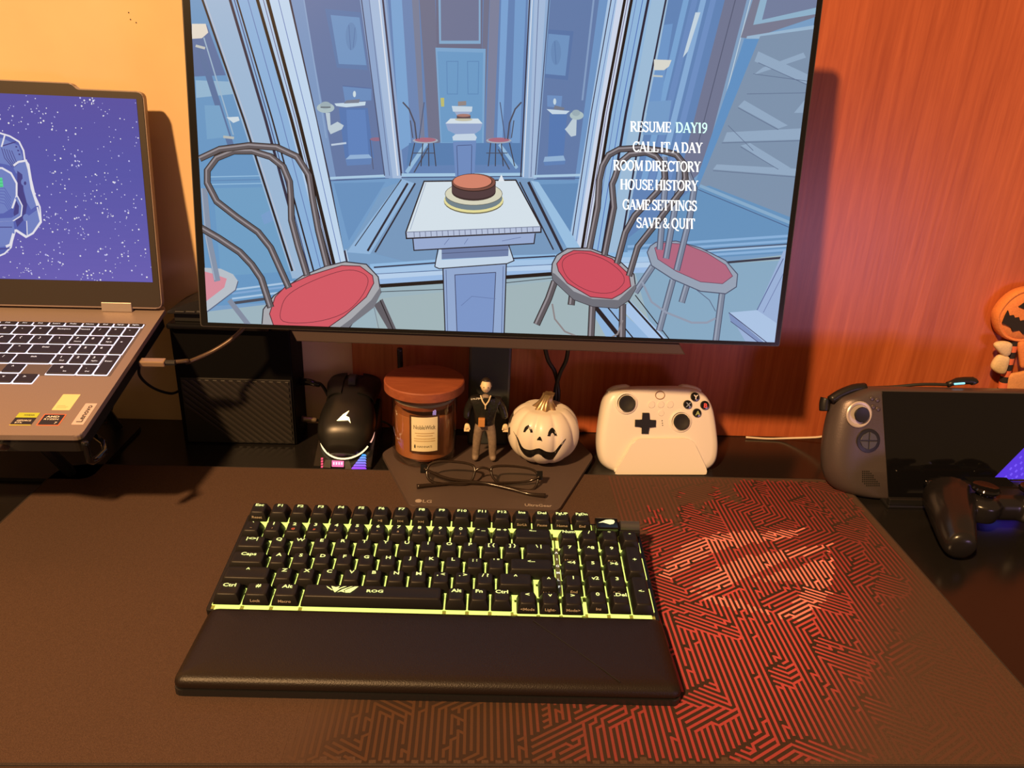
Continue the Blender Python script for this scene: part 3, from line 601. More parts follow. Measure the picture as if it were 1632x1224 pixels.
# --- serif menu lettering on the screen
TK, TN = .17, .075
def arc(cx, cy, rx, ry, a0, a1, n=10): return [(cx+rx*cos(math.radians(a0+(a1-a0)*i/n)), cy+ry*sin(math.radians(a0+(a1-a0)*i/n))) for i in range(n+1)]
def ser(*xs): return [([(x-.13, y), (x+.13, y)], TN) for x, y in xs]
GL = {
 'A': (.80, [([(.08, .03), (.38, .98)], TN), ([(.38, 1), (.70, .02)], TK), ([(.18, .34), (.56, .34)], TN)] + ser((.08, .04), (.70, .04))),
 'C': (.76, [(arc(.42, .5, .34, .46, 45, 315, 14), .13), ([(.71, .66), (.71, .98)], TN), ([(.71, .05), (.71, .25)], TN)]),
 'D': (.82, [([(.17, 0), (.17, 1)], TK), ([(.02, .96), (.42, .96)], TN), ([(.02, .04), (.42, .04)], TN), (arc(.38, .5, .34, .46, 90, -90, 10), .14)]),
 'E': (.68, [([(.17, 0), (.17, 1)], TK), ([(.02, .96), (.62, .96)], TN), ([(.2, .52), (.46, .52)], TN), ([(.02, .04), (.64, .04)], TN), ([(.60, .98), (.60, .74)], TN), ([(.63, .02), (.63, .28)], TN), ([(.46, .40), (.46, .64)], TN)]),
 'G': (.82, [(arc(.42, .5, .34, .46, 45, 300, 14), .13), ([(.68, .06), (.68, .42)], TK*.9), ([(.52, .42), (.82, .42)], TN), ([(.71, .66), (.71, .98)], TN)]),
 'H': (.88, [([(.17, 0), (.17, 1)], TK), ([(.71, 0), (.71, 1)], TK), ([(.17, .52), (.71, .52)], TN)] + ser((.17, .04), (.71, .04), (.17, .96), (.71, .96))),
 'I': (.36, [([(.18, 0), (.18, 1)], TK)] + ser((.18, .04), (.18, .96))),
 'L': (.66, [([(.17, 0), (.17, 1)], TK), ([(.02, .04), (.62, .04)], TN), ([(.61, .02), (.61, .30)], TN)] + ser((.17, .96))),
 'M': (1.06, [([(.14, 0), (.14, 1)], TN), ([(.17, 1), (.52, .06)], TK), ([(.52, .04), (.86, 1)], TN), ([(.89, 0), (.89, 1)], TK)] + ser((.14, .04), (.89, .04), (.1, .96), (.93, .96))),
 'N': (.88, [([(.14, 0), (.14, 1)], TN), ([(.14, 1), (.72, .02)], TK), ([(.72, 0), (.72, 1)], TN)] + ser((.14, .04), (.72, .96), (.1, .96))),
 'O': (.84, [(arc(.42, .5, .34, .46, 0, 360, 20), .13)]),
 'Q': (.86, [(arc(.42, .5, .34, .46, 0, 360, 20), .13), ([(.42, .06), (.62, -.14), (.88, -.20)], .12)]),
 'R': (.80, [([(.17, 0), (.17, 1)], TK), ([(.02, .96), (.38, .96)], TN), ([(.17, .5), (.38, .5)], TN), (arc(.36, .73, .24, .23, 90, -90, 8), .13), ([(.36, .5), (.74, .02)], TK*.9), ([(.62, .04), (.82, .04)], TN)] + ser((.17, .04))),
 'S': (.62, [(arc(.31, .74, .22, .22, 30, 200, 8) + arc(.31, .27, .24, .23, 60, -150, 10), .13), ([(.54, .70), (.54, .98)], TN), ([(.06, .04), (.06, .30)], TN)]),
 'T': (.74, [([(.37, 0), (.37, 1)], TK), ([(.03, .96), (.71, .96)], TN), ([(.05, .98), (.05, .74)], TN), ([(.69, .98), (.69, .74)], TN)] + ser((.37, .04))),
 'U': (.84, [([(.17, 1), (.17, .32)] + arc(.42, .30, .25, .26, 180, 360, 8) + [(.67, 1)], .12)] + ser((.17, .96), (.67, .96))),
 'V': (.78, [([(.10, 1), (.40, .02)], TK), ([(.40, .02), (.68, 1)], TN)] + ser((.10, .96), (.68, .96))),
 'Y': (.76, [([(.10, 1), (.38, .46)], TK), ([(.38, .46), (.66, 1)], TN), ([(.38, .5), (.38, 0)], TK)] + ser((.10, .96), (.66, .96), (.38, .04))),
 '&': (.86, [([(.78, .5), (.62, .14), (.40, .04), (.16, .14), (.14, .34), (.34, .54), (.48, .72), (.44, .92), (.30, .96), (.20, .84), (.26, .66), (.52, .26), (.80, .02)], .11)]),
 '1': (.40, [([(.2, 0), (.2, 1)], TK), ([(.2, .98), (.06, .86)], TN)] + ser((.2, .04))),
 '9': (.62, [(arc(.32, .70, .21, .26, 0, 360, 14), .12), ([(.53, .70), (.48, .34), (.30, .08), (.12, .02)], .12)]),
 ' ': (.22, []),
}
def menu(pc, s, x0, x1, yb, h, slope, color):
    wid = sum(GL[c][0] for c in s); k = (x1-x0)/wid; x = x0; first = True
    for c in s:
        gw, st = GL[c]
        for path, wl in st:
            pc.line([(x+px*k, yb-py*h+(x+px*k-x0)*slope) for px, py in path], wl*h*.98, color, up=first); first = False
        x += gw*k
mp2 = Picture(MP, pic.clip, c0=pic.c+.00006, step=.4e-6)
Wt = (255, 255, 250)
for s, x0, x1, yb, cc in (('RESUME', 1004, 1069, 210, Wt), ('DAY19', 1076, 1127, 211.5, (208, 255, 238)), ('CALL IT A DAY', 1008, 1119, 242, Wt), ('ROOM DIRECTORY', 977, 1116, 271.5, Wt), ('HOUSE HISTORY', 988, 1112, 302, Wt), ('GAME SETTINGS', 992, 1110, 334, Wt), ('SAVE & QUIT', 1014, 1107, 363, Wt)):
    menu(mp2, s, x0, x1, yb, 16.5, .02, cc)
mp2.build('menu_lettering', attr_mat('glowing lettering', 1.25, .3, .3), scr, 'white serif menu text')

# ------------------------------------------------------------------ keyboard
U = .01905
kx, ky, kr, kt, kz = -.0155, -.2028, -.0192, .1324, .0353
kb = thing('keyboard', 'black mechanical keyboard with glowing yellow-green backlight and legends', 'keyboard', (kx, ky, PAD), kr)
KM = T(0, 0, kz-PAD) @ RX(kt)
LOFF = -.0040                                           # key centres sit this far in front of their legends
def kcell(u, row):
    a = (u-9.6)*U; bb = -(row-2.5)*U + LOFF
    if row == 0: bb += .0045
    return a, bb
HR = [.004, .0022, .0006, 0., .0004, .0008]
M_key = mat('black keycap plastic', (.009, .0085, .0085), .45, spec=.35, bump=.05, bscale=1200)
M_leg = mat('glowing legend', (.2, .2, .1), .5, emit=(.90, 1.0, .34), es=1.05)
M_legd = mat('printed side legend', (.42, .36, .28), .5)
M_legr = mat('red printed legend', (.60, .16, .10), .5)
M_led = mat('yellow-green light', (.2, .25, .05), .5, emit=(.74, .84, .17), es=1.5)
PZ = -.0132
x0k, x1k = (-.28-9.6)*U, (19.52-9.6)*U; y1k = 3*U+.0045+LOFF+.0015; y0k = -3*U+LOFF-.0015
b = NB(); prism(b, rrect(x0k, y0k, x1k, y1k, .003, 3), PZ-.0118, PZ, .0008); obj('case', b, mat('black anodised metal', (.02, .02, .021), .36, .5), kb, KM)
obj('plate', box(NB(), (x0k+.004, y0k+.0015, PZ), (x1k-.004, y1k-.003, PZ+.0004)), mat('green lit plate', (.30, .36, .10), .5), kb, KM)
for sx in (-1, 1):
    for yy, hh in ((y0k+.012, None), (y1k-.016, None)):
        P = KM @ Vector((sx*.165, yy, PZ-.0117)); obj('foot', box(NB(), (P.x-.014, P.y-.004, .0), (P.x+.014, P.y+.004, P.z), .0), M_rubber, kb)
KC = {}
def keymesh(wu, hu):
    k = (wu, hu)
    if k in KC: return KC[k]
    W = wu*U-.0011; D = hu*U-.0011; bm = NB(); rings = []
    for zz, ix, iy, off, rr in ((-.0092, 0, 0, 0, .0012), (-.006, .0007, .0006, .0001, .0014), (-.0009, .0026, .0022, .0006, .0022), (-.0003, .0029, .0025, .0007, .0022), (0, .0035, .0031, .0007, .0020), (-.0004, .0058, .0052, .0007, .0014)):
        rings.append([(x, y+off, zz) for x, y in rrect(-W/2+ix, -D/2+iy, W/2-ix, D/2-iy, rr, 2)])
    loft(bm, rings); bmesh.ops.recalc_face_normals(bm, faces=bm.faces)
    me = bpy.data.meshes.new('key'); bm.to_mesh(me); bm.free(); me.materials.append(M_key); me.shade_smooth(); me.set_sharp_from_angle(angle=.7)
    KC[k] = me; return me
led = NB()
def key(u, row, wu=1, hu=1, top=None, front=None, th=.0036, sub=None, subm=None, dy=0., xs=1.35):
    a, bb = kcell(u, row)
    bb += dy - (hu-1)*U/2
    M = KM @ T(a, bb, HR[row])
    k = link_mesh('key', keymesh(wu, hu), kb, M)
    if top:
        bm = NB(); wmax = (wu*U-.0078); V_, F_, w_ = text_geo(top, .035); fit = min(wmax, w_*th*xs)
        text(bm, top, th, T(0, .0042 if hu == 1 else 0, .0002), .035, fit=fit); obj('legend', bm, M_leg, k)
    if sub:
        bm = NB(); text(bm, sub, .0021, T(0, -.0022, .0002), .02, xs=1.2); obj('symbol', bm, subm or M_legd, k)
    if front:
        bm = NB(); V_, F_, w_ = text_geo(front, .02); D = hu*U-.0011
        Mf = T(0, -D/2+.0006+.0006, -.0046) @ RX(math.radians(73))
        text(bm, front, .0024, Mf @ T(0, 0, .0004), .02, fit=min(wu*U-.006, w_*.0024*1.25)); obj('front_legend', bm, M_legd, k)
    W = wu*U/2; D = hu*U/2
    flat(led, [(a-W+.0016, bb-D-.0012), (a+W-.0016, bb-D-.0012), (a+W-.0016, bb+D-.0030), (a-W+.0016, bb+D-.0030)], PZ+.0006)
    for sx in (-1, 1): flat(led, [(a+sx*W-.0016, bb-D*.62), (a+sx*W+.0016, bb-D*.62), (a+sx*W+.0016, bb+D*.80), (a+sx*W-.0016, bb+D*.80)], PZ+.00085+.0001*sx)
    return k
fr = {0: 'Reset', 13: 'ScrLk', 14: 'Pause', 15: 'Home', 16: 'End', 6: '>ll', 7: 'l<<', 8: '>>l'}
for i, s in enumerate(['Esc'] + ['F%d' % n for n in range(1, 13)] + ['Ins', 'Del', 'PgUP', 'PgDn']): key(i+.5, 0, top=s, th=.0033, front=fr.get(i))
for i, (s, t) in enumerate(zip('`1234567890', '~!@#$%^&*()')): key(i+.5, 1, top=s, sub=t, subm=M_legr if i in (2, 3) else None)
key(11.5, 1, top='- _'); key(12.5, 1, top='= +'); key(14, 1, 2, top='<--', th=.003)
key(.75, 2, 1.5, top='|<>|', th=.0034)
for i, s in enumerate('QWERTYUIOP'): key(2+i, 2, top=s)
key(12, 2, top='[ {'); key(13, 2, top='] }'); key(14.25, 2, 1.5, top='\\ |')
key(.875, 3, 1.75, top='Caps')
for i, s in enumerate('ASDFGHJKL'): key(2.25+i, 3, top=s)
key(11.25, 3, top='; :'); key(12.25, 3, top='\' "'); key(13.875, 3, 2.25, top='<--', th=.003)
key(1.125, 4, 2.25, top='^')
for i, s in enumerate('ZXCVBNM'): key(2.75+i, 4, top=s)
key(9.75, 4, top=', <'); key(10.75, 4, top='. >'); key(11.75, 4, top='/ ?'); key(13.125, 4, 1.75, top='^')
key(.625, 5, 1.25, top='Ctrl'); key(1.875, 5, 1.25, top='#', front='Lock'); key(3.125, 5, 1.25, top='Alt', front='Macro')
sp = key(6.875, 5, 6.25)
key(10.5, 5, top='Alt'); key(11.5, 5, top='Fn'); key(12.5, 5, top='Ctrl')
ay = -.0022
key(14.63, 4, top='^', front='Light+', dy=ay); key(13.63, 5, top='<', front='<Mode', dy=ay); key(14.63, 5, top='v', front='Light-', dy=ay); key(15.63, 5, top='>', front='Mode>', dy=ay)
for i, (s, f) in enumerate((('Num', None), ('/', None), ('*', None), ('-', None))): key(15.75+i, 1, top=s)
for r, names, frs in ((2, ('7', '^8', '9'), ('Home', None, 'PgUp')), (3, ('<4', '5', '>6'), (None, None, None)), (4, ('1', 'v2', '3'), ('End', None, 'PgDn'))):
    for i in range(3): key(15.75+i, r, top=names[i], front=frs[i])
key(16.75, 5, top='0', front='Ins'); key(17.75, 5, top='.Del')
key(18.75, 2, 1, 2, top='+'); key(18.75, 4, 1, 2, top='<-', th=.003)
obj('backlight', led, M_led, kb, KM)['kind'] = 'stuff'
# space bar emblem: an open eye drawn in strokes
def emblem(bm, M, s):
    for pts in ([(-1.15, .42), (-.95, .30), (-.45, -.10), (-.62, -.08), (-1.0, .20)],
                [(-.72, .42), (-.30, .30), (.02, .42), (-.10, .10), (.35, .40), (.62, .42), (.1, .10), (-.22, -.30), (-.30, -.34), (-.46, -.10)],
                [(-.10, -.34), (.30, .05), (.95, .42), (1.15, .44), (.72, .18), (.42, -.10), (.58, -.34), (.22, -.22)],
                [(.62, -.36), (.52, -.08), (.90, .18), (1.30, .42), (1.62, .44), (1.30, -.02), (1.02, -.34)]):
        flat(bm, [(x*s, y*s) for x, y in pts], 0, M)
    return bm
for q in range(4):
    bm = NB(); emblem(bm, T(-.0285, .0018, .0002) @ S(1.05, 1, 1), .0092)
    bm.faces.ensure_lookup_table()
    keep = bm.faces[q]; bmesh.ops.delete(bm, geom=[f for f in bm.faces if f is not keep], context='FACES'); obj('emblem_stroke', bm, M_leg, sp)
bm = NB(); text(bm, 'ROG', .0030, T(.0015, .0012, .0002), .035, xs=1.6); obj('legend', bm, M_leg, sp)
# badge button, volume wheel and indicator strip
a0, b0 = kcell(17.0, 0); a1, b1 = kcell(19.4, 0)
obj('badge_button', box(NB(), (a0+.004, b0-.008, PZ), (a0+.026, b0+.0075, -.002), .0012), M_gloss, kb, KM)
bm = NB(); flat(bm, [(.0, -.2), (.3, .05), (.9, .5), (1.5, .62), (1.85, .5), (1.9, .1), (1.7, -.35), (1.3, -.5), (.95, -.3), (.55, -.1)], 0, T(a0+.0065, b0+.0005, -.0018) @ S(.0085, .0065, 1)); obj('badge', bm, mat('lit badge', (.3, .3, .2), .5, emit=(.92, .95, .5), es=1), kb, KM)
b = NB(); cyl(b, (0, 0, -.009), .0052, .018, 24, T(a0+.037, b0, -.0060) @ RY(pi/2)); obj('volume_wheel', b, M_dark, kb, KM)
obj('control_block', box(NB(), (a0+.0265, b0-.0075, PZ), (a1+.001, b0+.0075, -.0062), .001), M_black, kb, KM)
a2, b2 = kcell(15.12, 2)
st = obj('indicator_strip', box(NB(), (a2-.0016, b2-.044, PZ), (a2+.0024, b2+.012, -.0085), .0004), mat('smoke plastic', (.10, .12, .05), .3), kb, KM)
for i, s in enumerate(('A', '1', 'G', 'M', 'L', 'F')):
    bm = NB(); text(bm, s, .0026, T(a2+.0004, b2+.006-i*.0085, -.0083), .03, xs=1.2); obj('indicator', bm, mat('white glow', (.3, .3, .3), .5, emit=(.9, .92, .8), es=.9), kb, KM)

# wrist rest
wr = thing('wrist_rest', 'padded black leather wrist rest in front of keyboard', 'wrist rest', (-.0150, -.3050, PAD), kr)
X0, X1, Y0, Y1 = -.1860, .1870, -.0400, .0400
def rest_z(y):
    t = (y-Y0)/(Y1-Y0)
    return .0085+.0085*min(1, (max(0, t)/.30))**.5 + .0015*t
bm = NB(); rings = []
NXR = 46
ring_pts = rrect(X0, Y0, X1, Y1, .008, 4)
obj('board', prism(NB(), ring_pts, 0, .0055, .0006), mat('black rest board', (.012, .012, .013), .4), wr)
def grow(k): return rrect(X0+k, Y0+k*.9, X1-k, Y1-k*.6, max(.0015, .008-k*.6), 4)
for k, zz in ((.0016, .0055), (.0009, .0066), (.0003, .0085), (.0008, .0112), (.0025, .0136), (.006, .0152), (.012, .0160), (.024, .0166), (.036, .0168)):
    rings.append([(x, y, zz+(y-Y0)/(Y1-Y0)*.0012) for x, y in grow(k)])
loft(bm, rings)
M_leather = mat('black leather', (.013, .0085, .0065), .40, spec=.36, bump=.25, bscale=1100)
cush = obj('cushion', bm, M_leather, wr, smooth=1.2)
sa = onz(850, 990, .0215); sb = onz(938, 1052, .0215); sc = onz(985, 1095, .019)
Wi = (T(-.0150, -.3050, PAD) @ RZ(kr)).inverted()
pts = [Wi @ sa, Wi @ sb, Wi @ sc]
b = NB(); q0 = pts[0]; q2 = Vector((pts[2].x+.002, Y0+.006, .0142)); seam = []
for i in range(13):
    t = i/12; P = q0.lerp(q2, t); yy = P.y; ky_ = (yy-Y0)
    zz = .0167+(ky_)/(Y1-Y0)*.0012
    for kk, zk in ((.024, .0166), (.012, .0160), (.006, .0152), (.0036, .0142)):
        if ky_ < kk*.9+.0005: zz = zk+.0002
    seam.append((P.x, P.y, zz+.0001))
tube(b, seam, .00045, 5); obj('seam', b, mat('seam crease', (.004, .004, .004), .6), wr)

# ------------------------------------------------------------------ laptop
LH = Vector((-.3457, .0682, .1638)); la, lt, lth = .0364, .2041, 1.9019
lr = Vector((cos(la), sin(la), 0)); lb0 = Vector((-sin(la), cos(la), 0)); lb = lb0*cos(lt)+Vector((0, 0, 1))*sin(lt)
LPb = Plane(LH, lr, lb)                                 # base: a to the right, b to the back, c up
ll = -lb*cos(lth)+LPb.n*sin(lth)
LPl = Plane(LH, lr, ll)                                 # lid: a right, b up, c towards the viewer
lap = thing('laptop', 'grey laptop with white-lit keys and astronaut wallpaper on raised stand', 'laptop', LH)
LBM = T(*(-LH)) @ LPb.M; LLM = T(*(-LH)) @ LPl.M
WL = .3596
M_lap = mat('warm grey laptop shell', (.30, .235, .205), .45, .2, noise=.05, nscale=1200)
b = NB(); prism(b, rpoly([(-WL, -.2268), (0, -.2268), (0, .012), (-.02, .030), (-WL+.02, .030), (-WL, .012)], .007, 4), -.0055, 0, .0012, 2); obj('base', b, M_lap, lap, LBM)
b = NB(); prism(b, rpoly([(-WL+.003, -.2240), (-.003, -.2240), (-.003, .008), (-WL+.003, .008)], .006, 4), -.0205, -.0055, .002); obj('bottom_cover', b, M_black, lap, LBM)
M_well = mat('lit key well', (.3, .3, .32), .5, emit=(.88, .80, 1.0), es=1.3)
M_lkey = mat('laptop key plastic', (.012, .010, .010), .45)
M_lleg = mat('laptop key legend', (.4, .4, .4), .5, emit=(.95, .93, 1), es=.85)
obj('key_bed', prism(NB(), rrect(-.3505, -.1322, -.0095, -.0268, .002, 3), 0, .0001), mat('key bed metal', (.16, .135, .125), .5, .3), lap, LBM)
LK = {}
def lapkey(x0, x1, y0, y1, s=None, two=False, s2=None):
    x0, x1, y0, y1 = x0/1000+.0011, x1/1000-.0011, y0/1000+.0014, y1/1000-.0010
    W = round(x1-x0, 5); D = round(y1-y0, 5); kk = (W, D)
    if kk not in LK:
        bm = NB(); rings = [[(x, y, z) for x, y in rrect(-W/2+i, -D/2+i, W/2-i, D/2-i, .0012, 2)] for z, i in ((.0006, 0), (.0014, .0001), (.0016, .0004))]
        loft(bm, rings); bmesh.ops.recalc_face_normals(bm, faces=bm.faces); me = bpy.data.meshes.new('key'); bm.to_mesh(me); bm.free(); me.materials.append(M_lkey); LK[kk] = me
        bm = NB(); flat(bm, rrect(-W/2-.0010, -D/2-.0014, W/2+.0010, D/2+.0003, .001, 2), .0003); me = bpy.data.meshes.new('key_glow'); bm.to_mesh(me); bm.free(); me.materials.append(M_well); LK[(kk, 'g')] = me
    M = LBM @ T((x0+x1)/2, (y0+y1)/2, 0)
    k = link_mesh('key', LK[kk], lap, M); link_mesh('key_glow', LK[(kk, 'g')], k)
    if s:
        bm = NB(); V_, F_, w_ = text_geo(s, .02); h = .0034 if len(s) <= 2 else .0022
        if D < .01: h = .0022
        text(bm, s, h, T(-W*.02 if len(s) > 1 else -W*.10, D*.16 if D > .01 else 0, .0018), .02, fit=min(W-.003, w_*h*1.1)); obj('legend', bm, M_lleg, k)
        if s2: bm = NB(); text(bm, s2, .0019, T(W*.1, -D*.24, .0018), .02, fit=min(W-.004, text_geo(s2, .02)[2]*.0019*1.1)); obj('legend', bm, M_lleg, k)
def laprow(y0, y1, bounds, names, n2=None):
    for i, s in enumerate(names):
        if s is not None: lapkey(bounds[i], bounds[i+1], y0, y1, s, s2=(n2 or {}).get(s))
def left(b0, n, p): return [b0-p*i for i in range(n, 0, -1)]
laprow(-36.6, -27.6, [-350]+left(-142.7, 10, 18.9)+[-142.7, -126.7, -110, -93.2, -74.8, -58.4, -42.2, -26.4, -10.4], ['Esc', 'F1', 'F2', 'F3', 'F4', 'F5', 'F6', 'F7', 'F8', 'F9', 'F10', 'F11', 'F12', 'Insert', 'PrtSc', 'Home', 'End', 'PgUp', 'PgDn'])
laprow(-55.4, -36.8, left(-139.5, 11, 18.4)+[-139.5, -121.5, -102.9, -74.6, -58.9, -42.7, -27, -12], ['`', '1', '2', '3', '4', '5', '6', '7', '8', '9', '0', '-', '+', 'Backspace', 'NumLk', '/', '*', '-'])
laprow(-74.2, -55.6, [-350]+left(-152.4, 9, 19)+[-152.4, -133.2, -113.9, -94.6, -74.6, -58.9, -42.7, -27], ['Tab', 'Q', 'W', 'E', 'R', 'T', 'Y', 'U', 'I', 'O', 'P', '{', '}', '\\', '7', '8', '9'], {'7': 'Home', '9': 'PgUp'})
laprow(-93.0, -74.4, [-350]+left(-145.6, 9, 19)+[-145.6, -126.6, -107.1, -75.2, -59.2, -43, -27], ['Caps', 'A', 'S', 'D', 'F', 'G', 'H', 'J', 'K', 'L', ';', '"', 'Enter', '4', '5', '6'])
laprow(-111.8, -93.2, [-350]+left(-151.4, 8, 19)+[-151.4, -132.6, -113.9, -75.8, -59, -43, -27.6], ['Shift', 'Z', 'X', 'C', 'V', 'B', 'N', 'M', '<', '>', '/', 'Shift', '1', '2', '3'], {'1': 'End', '3': 'PgDn'})
laprow(-131.0, -112.0, [-350, -329, -310, -291, -272, -176, -157, -136], ['Ctrl', 'Fn', 'Win', 'Alt', None, 'Alt', 'Ctrl']); lapkey(-272, -176, -131, -112)
lapkey(-72.4, -43, -131.4, -112, '0', s2='Ins'); lapkey(-43, -27, -131.4, -112, '.', s2='Del'); lapkey(-27, -12.4, -131.4, -93.2, 'Enter'); lapkey(-27, -12, -93, -55.6, '+')
lapkey(-115.5, -96, -129.5, -112, '^'); lapkey(-135, -115.5, -147.5, -130, '<'); lapkey(-115.5, -96, -147.5, -130, 'v'); lapkey(-96, -76.5, -147.5, -130, '>')
# stickers on the palm rest
def sticker(x0, y0, x1, y1, base, lines, border=None):
    t = obj('sticker', prism(NB(), rrect(x0, y0, x1, y1, .0008, 2), 0, .00015), border or base, lap, LBM)
    if border: obj('sticker_field', prism(NB(), rrect(x0+.001, y0+.001, x1-.001, y1-.001, .0005, 2), .0001, .00022), base, t)
    for s, cx_, cy_, h, fitw, m, rot in lines:
        bm = NB(); text(bm, s, h, T(cx_, cy_, .0003) @ RZ(rot), .03, fit=fitw); obj('lettering', bm, m, t)
    return t
K1 = mat('pale yellow paper', (.80, .78, .40), .5); K2 = mat('green foil', (.50, .62, .03), .4); K3 = mat('sticker black', (.012, .012, .012), .4); K4 = mat('pale pink foil', (.70, .55, .53), .35); K5 = mat('sticker orange', (.80, .19, .07), .4); K6 = mat('sticker white', (.85, .83, .78), .5); K7 = mat('sticker dark print', (.05, .05, .04), .5); K8 = mat('sticker faint print', (.52, .50, .26), .5)
t = sticker(-.0410, -.1890, -.0250, -.1635, K1, [])
for i, wl in enumerate((.009, .010, .007)):
    obj('printed_line', prism(NB(), [(-.0385, -.1860+i*.0018), (-.0385+wl, -.1860+i*.0018), (-.0385+wl, -.1854+i*.0018), (-.0385, -.1854+i*.0018)], .0002, .00028), K8, t)
t = sticker(-.0672, -.2128, -.0488, -.1936, K3, [('GEFORCE', -.0577, -.2055, .0022, .0125, K6, 0), ('RTX', -.0610, -.2086, .0022, .0062, K6, 0)])
obj('sticker_band', prism(NB(), [(-.0672, -.2010), (-.0488, -.2010), (-.0488, -.1936), (-.0672, -.1936)], .0001, .00022), K2, t)
obj('sticker_band', prism(NB(), [(-.0672, -.2128), (-.0488, -.2128), (-.0488, -.2116), (-.0672, -.2116)], .0001, .00022), mat('yellow foil', (.75, .62, .08), .4), t)
bm = NB(); text(bm, 'NVIDIA', .0022, T(-.0565, -.1973, .0003), .02, fit=.009); obj('lettering', bm, K7, t)
sticker(-.0444, -.2126, -.0248, -.1952, K3, [('AMD', -.0352, -.1994, .0028, .0115, K6, 0), ('RYZEN', -.0350, -.2032, .0022, .0125, K6, 0), ('7', -.0290, -.2086, .0030, None, K6, 0)], K5)
sticker(-.0148, -.2108, -.0042, -.1779, K4, [('Lenovo', -.0095, -.1943, .0052, .026, K7, pi/2)])
# lid
lid = obj('lid', prism(NB(), rpoly([(-WL, .004), (-.0005, .004), (-.0005, .2365), (-.068, .2365), (-.073, .2420), (-WL+.073, .2420), (-WL+.068, .2365), (-WL, .2365)], .007, 4), -.008, -.0004, .0012), M_lap, lap, LLM)
c_, sh = .0344, .194
bez = obj('bezel', prism(NB(), rpoly([(-WL+.0012, .006), (-.0017, .006), (-.0017, .2352), (-.068, .2352), (-.073, .2408), (-WL+.073, .2408), (-WL+.068, .2352), (-WL+.0012, .2352)], .006, 4), -.0012, .0003), mat('laptop bezel plastic', (.032, .024, .019), .5), lap, LLM)
SR = -.008; SL = SR-.344
ls = obj('display', prism(NB(), [(SL, c_), (SR, c_), (SR, c_+sh), (SL, c_+sh)], -.0008, .0005), mat('screen black', (.004, .004, .005), .25), lap, LLM)
lp = Picture(LPl, [(SL, c_), (SR, c_), (SR, c_+sh), (SL, c_+sh)], c0=.0006)
for i in range(24):
    t = i/23; lp.poly([(SL, c_+sh*i/24), (SR, c_+sh*i/24), (SR, c_+sh*(i+1)/24), (SL, c_+sh*(i+1)/24)], (106-20*min(1, t*1.6), 98-16*t, 188-16*t), px=False, up=(i == 0))
lp.c += lp.step
rs = random.Random(3)
cl = [(rs.uniform(SL, SR), rs.uniform(c_, c_+sh)) for _ in range(150)]
for i in range(1000):
    if rs.random() < .5: q = rs.choice(cl); x, y = q[0]+rs.gauss(0, .0045), q[1]+rs.gauss(0, .0045)
    else: x, y = rs.uniform(SL, SR), rs.uniform(c_, c_+sh)
    r = rs.choice((.0004, .0005, .0006, .0007, .00095)); v = rs.choice((200, 225, 245, 255))
    lp.poly(ellipse(x, y, r, r, 6), (v, v, 255), up=False, px=False)
# astronaut
A1, A2, A3, W_ = (86, 102, 186), (116, 136, 206), (66, 66, 140), (242, 240, 250)
body = [(-70, 208), (0, 212), (16, 217), (31, 226), (38, 240), (40, 254), (46, 262), (50, 286), (56, 312), (64, 330), (66, 354), (53, 372), (42, 378), (25, 367), (20, 384), (18, 394), (8, 404), (-6, 410), (-70, 420)]
lp.poly(body, A1); lp.line(body, 2.6, W_)
lp.poly([(-60, 222), (4, 220), (30, 232), (37, 252), (28, 268), (10, 262), (-60, 250)], A2); lp.line([(3, 233), (26, 226)], 2, A3); lp.line([(3, 234), (8, 216)], 2.5, W_)
for i in range(5): lp.line([(3+i*4, 236+i), (8+i*4, 252), (20+i*2.5, 266)], 1.1, A3, up=(i == 0))
for x, y in ((27, 234), (30, 240), (32, 246)): lp.poly([(x-2, y-1.5), (x+1, y-1), (x+1, y+1.5), (x-2, y+1)], A3, up=False)
lp.poly([(22, 268), (34, 258), (43, 257), (46, 270), (50, 300), (58, 328), (50, 334), (43, 322), (38, 300), (36, 278), (26, 276)], A2); lp.line([(22, 264), (30, 258), (42, 256), (46, 270), (51, 300), (60, 328)], 3.2, W_)
lp.poly([(28, 272), (36, 278), (38, 305), (44, 326), (40, 348), (28, 362), (22, 340), (28, 310)], A3); lp.ell(39, 290, 5, 6, A2); lp.ell(40.5, 292, 2, 3, A3)
lp.poly([(46, 344), (60, 334), (65, 352), (52, 370), (43, 376), (44, 354)], A2); lp.line([(60, 330), (65, 353), (53, 371), (43, 377), (26, 366)], 2.4, W_); lp.ell(42, 347, 5, 6, A2); lp.line([(43, 352), (44, 376)], 1.4, W_)
lp.poly([(-60, 266), (6, 268), (20, 276), (28, 292), (28, 312), (22, 330), (6, 340), (-60, 344)], A2); lp.line([(-40, 266), (4, 268), (18, 276), (27, 292), (27, 312), (20, 332)], 3, W_)
for i in range(6): lp.line([(-10, 300+i*4), (8, 300+i*5), (18, 316+i*5)], 1, A1, up=(i == 0))
lp.line([(27, 314), (34, 328), (33, 342), (20, 350), (-30, 352)], 6, A2); lp.line([(28, 312), (36, 328), (34, 344), (20, 353), (-30, 356)], 1.8, W_)
lp.poly([(-30, 284), (4, 283), (5, 290), (6, 298), (-30, 302)], (90, 226, 160)); 
for i in range(3): lp.line([(-20, 288+i*5), (5, 287+i*5)], 1.2, (60, 190, 130), up=(i == 0))
lp.poly([(-40, 356), (22, 352), (24, 372), (18, 392), (-40, 398)], A2); lp.line([(22, 372), (17, 390), (10, 393)], 4, W_); lp.line([(-30, 362), (20, 362)], 1.4, A3); lp.line([(-40, 398), (16, 396)], 1.4, A3)
lp.build('picture', attr_mat('laptop wallpaper glow', .84, .3, .3), ls, 'astronaut drifting in a purple starry sky')
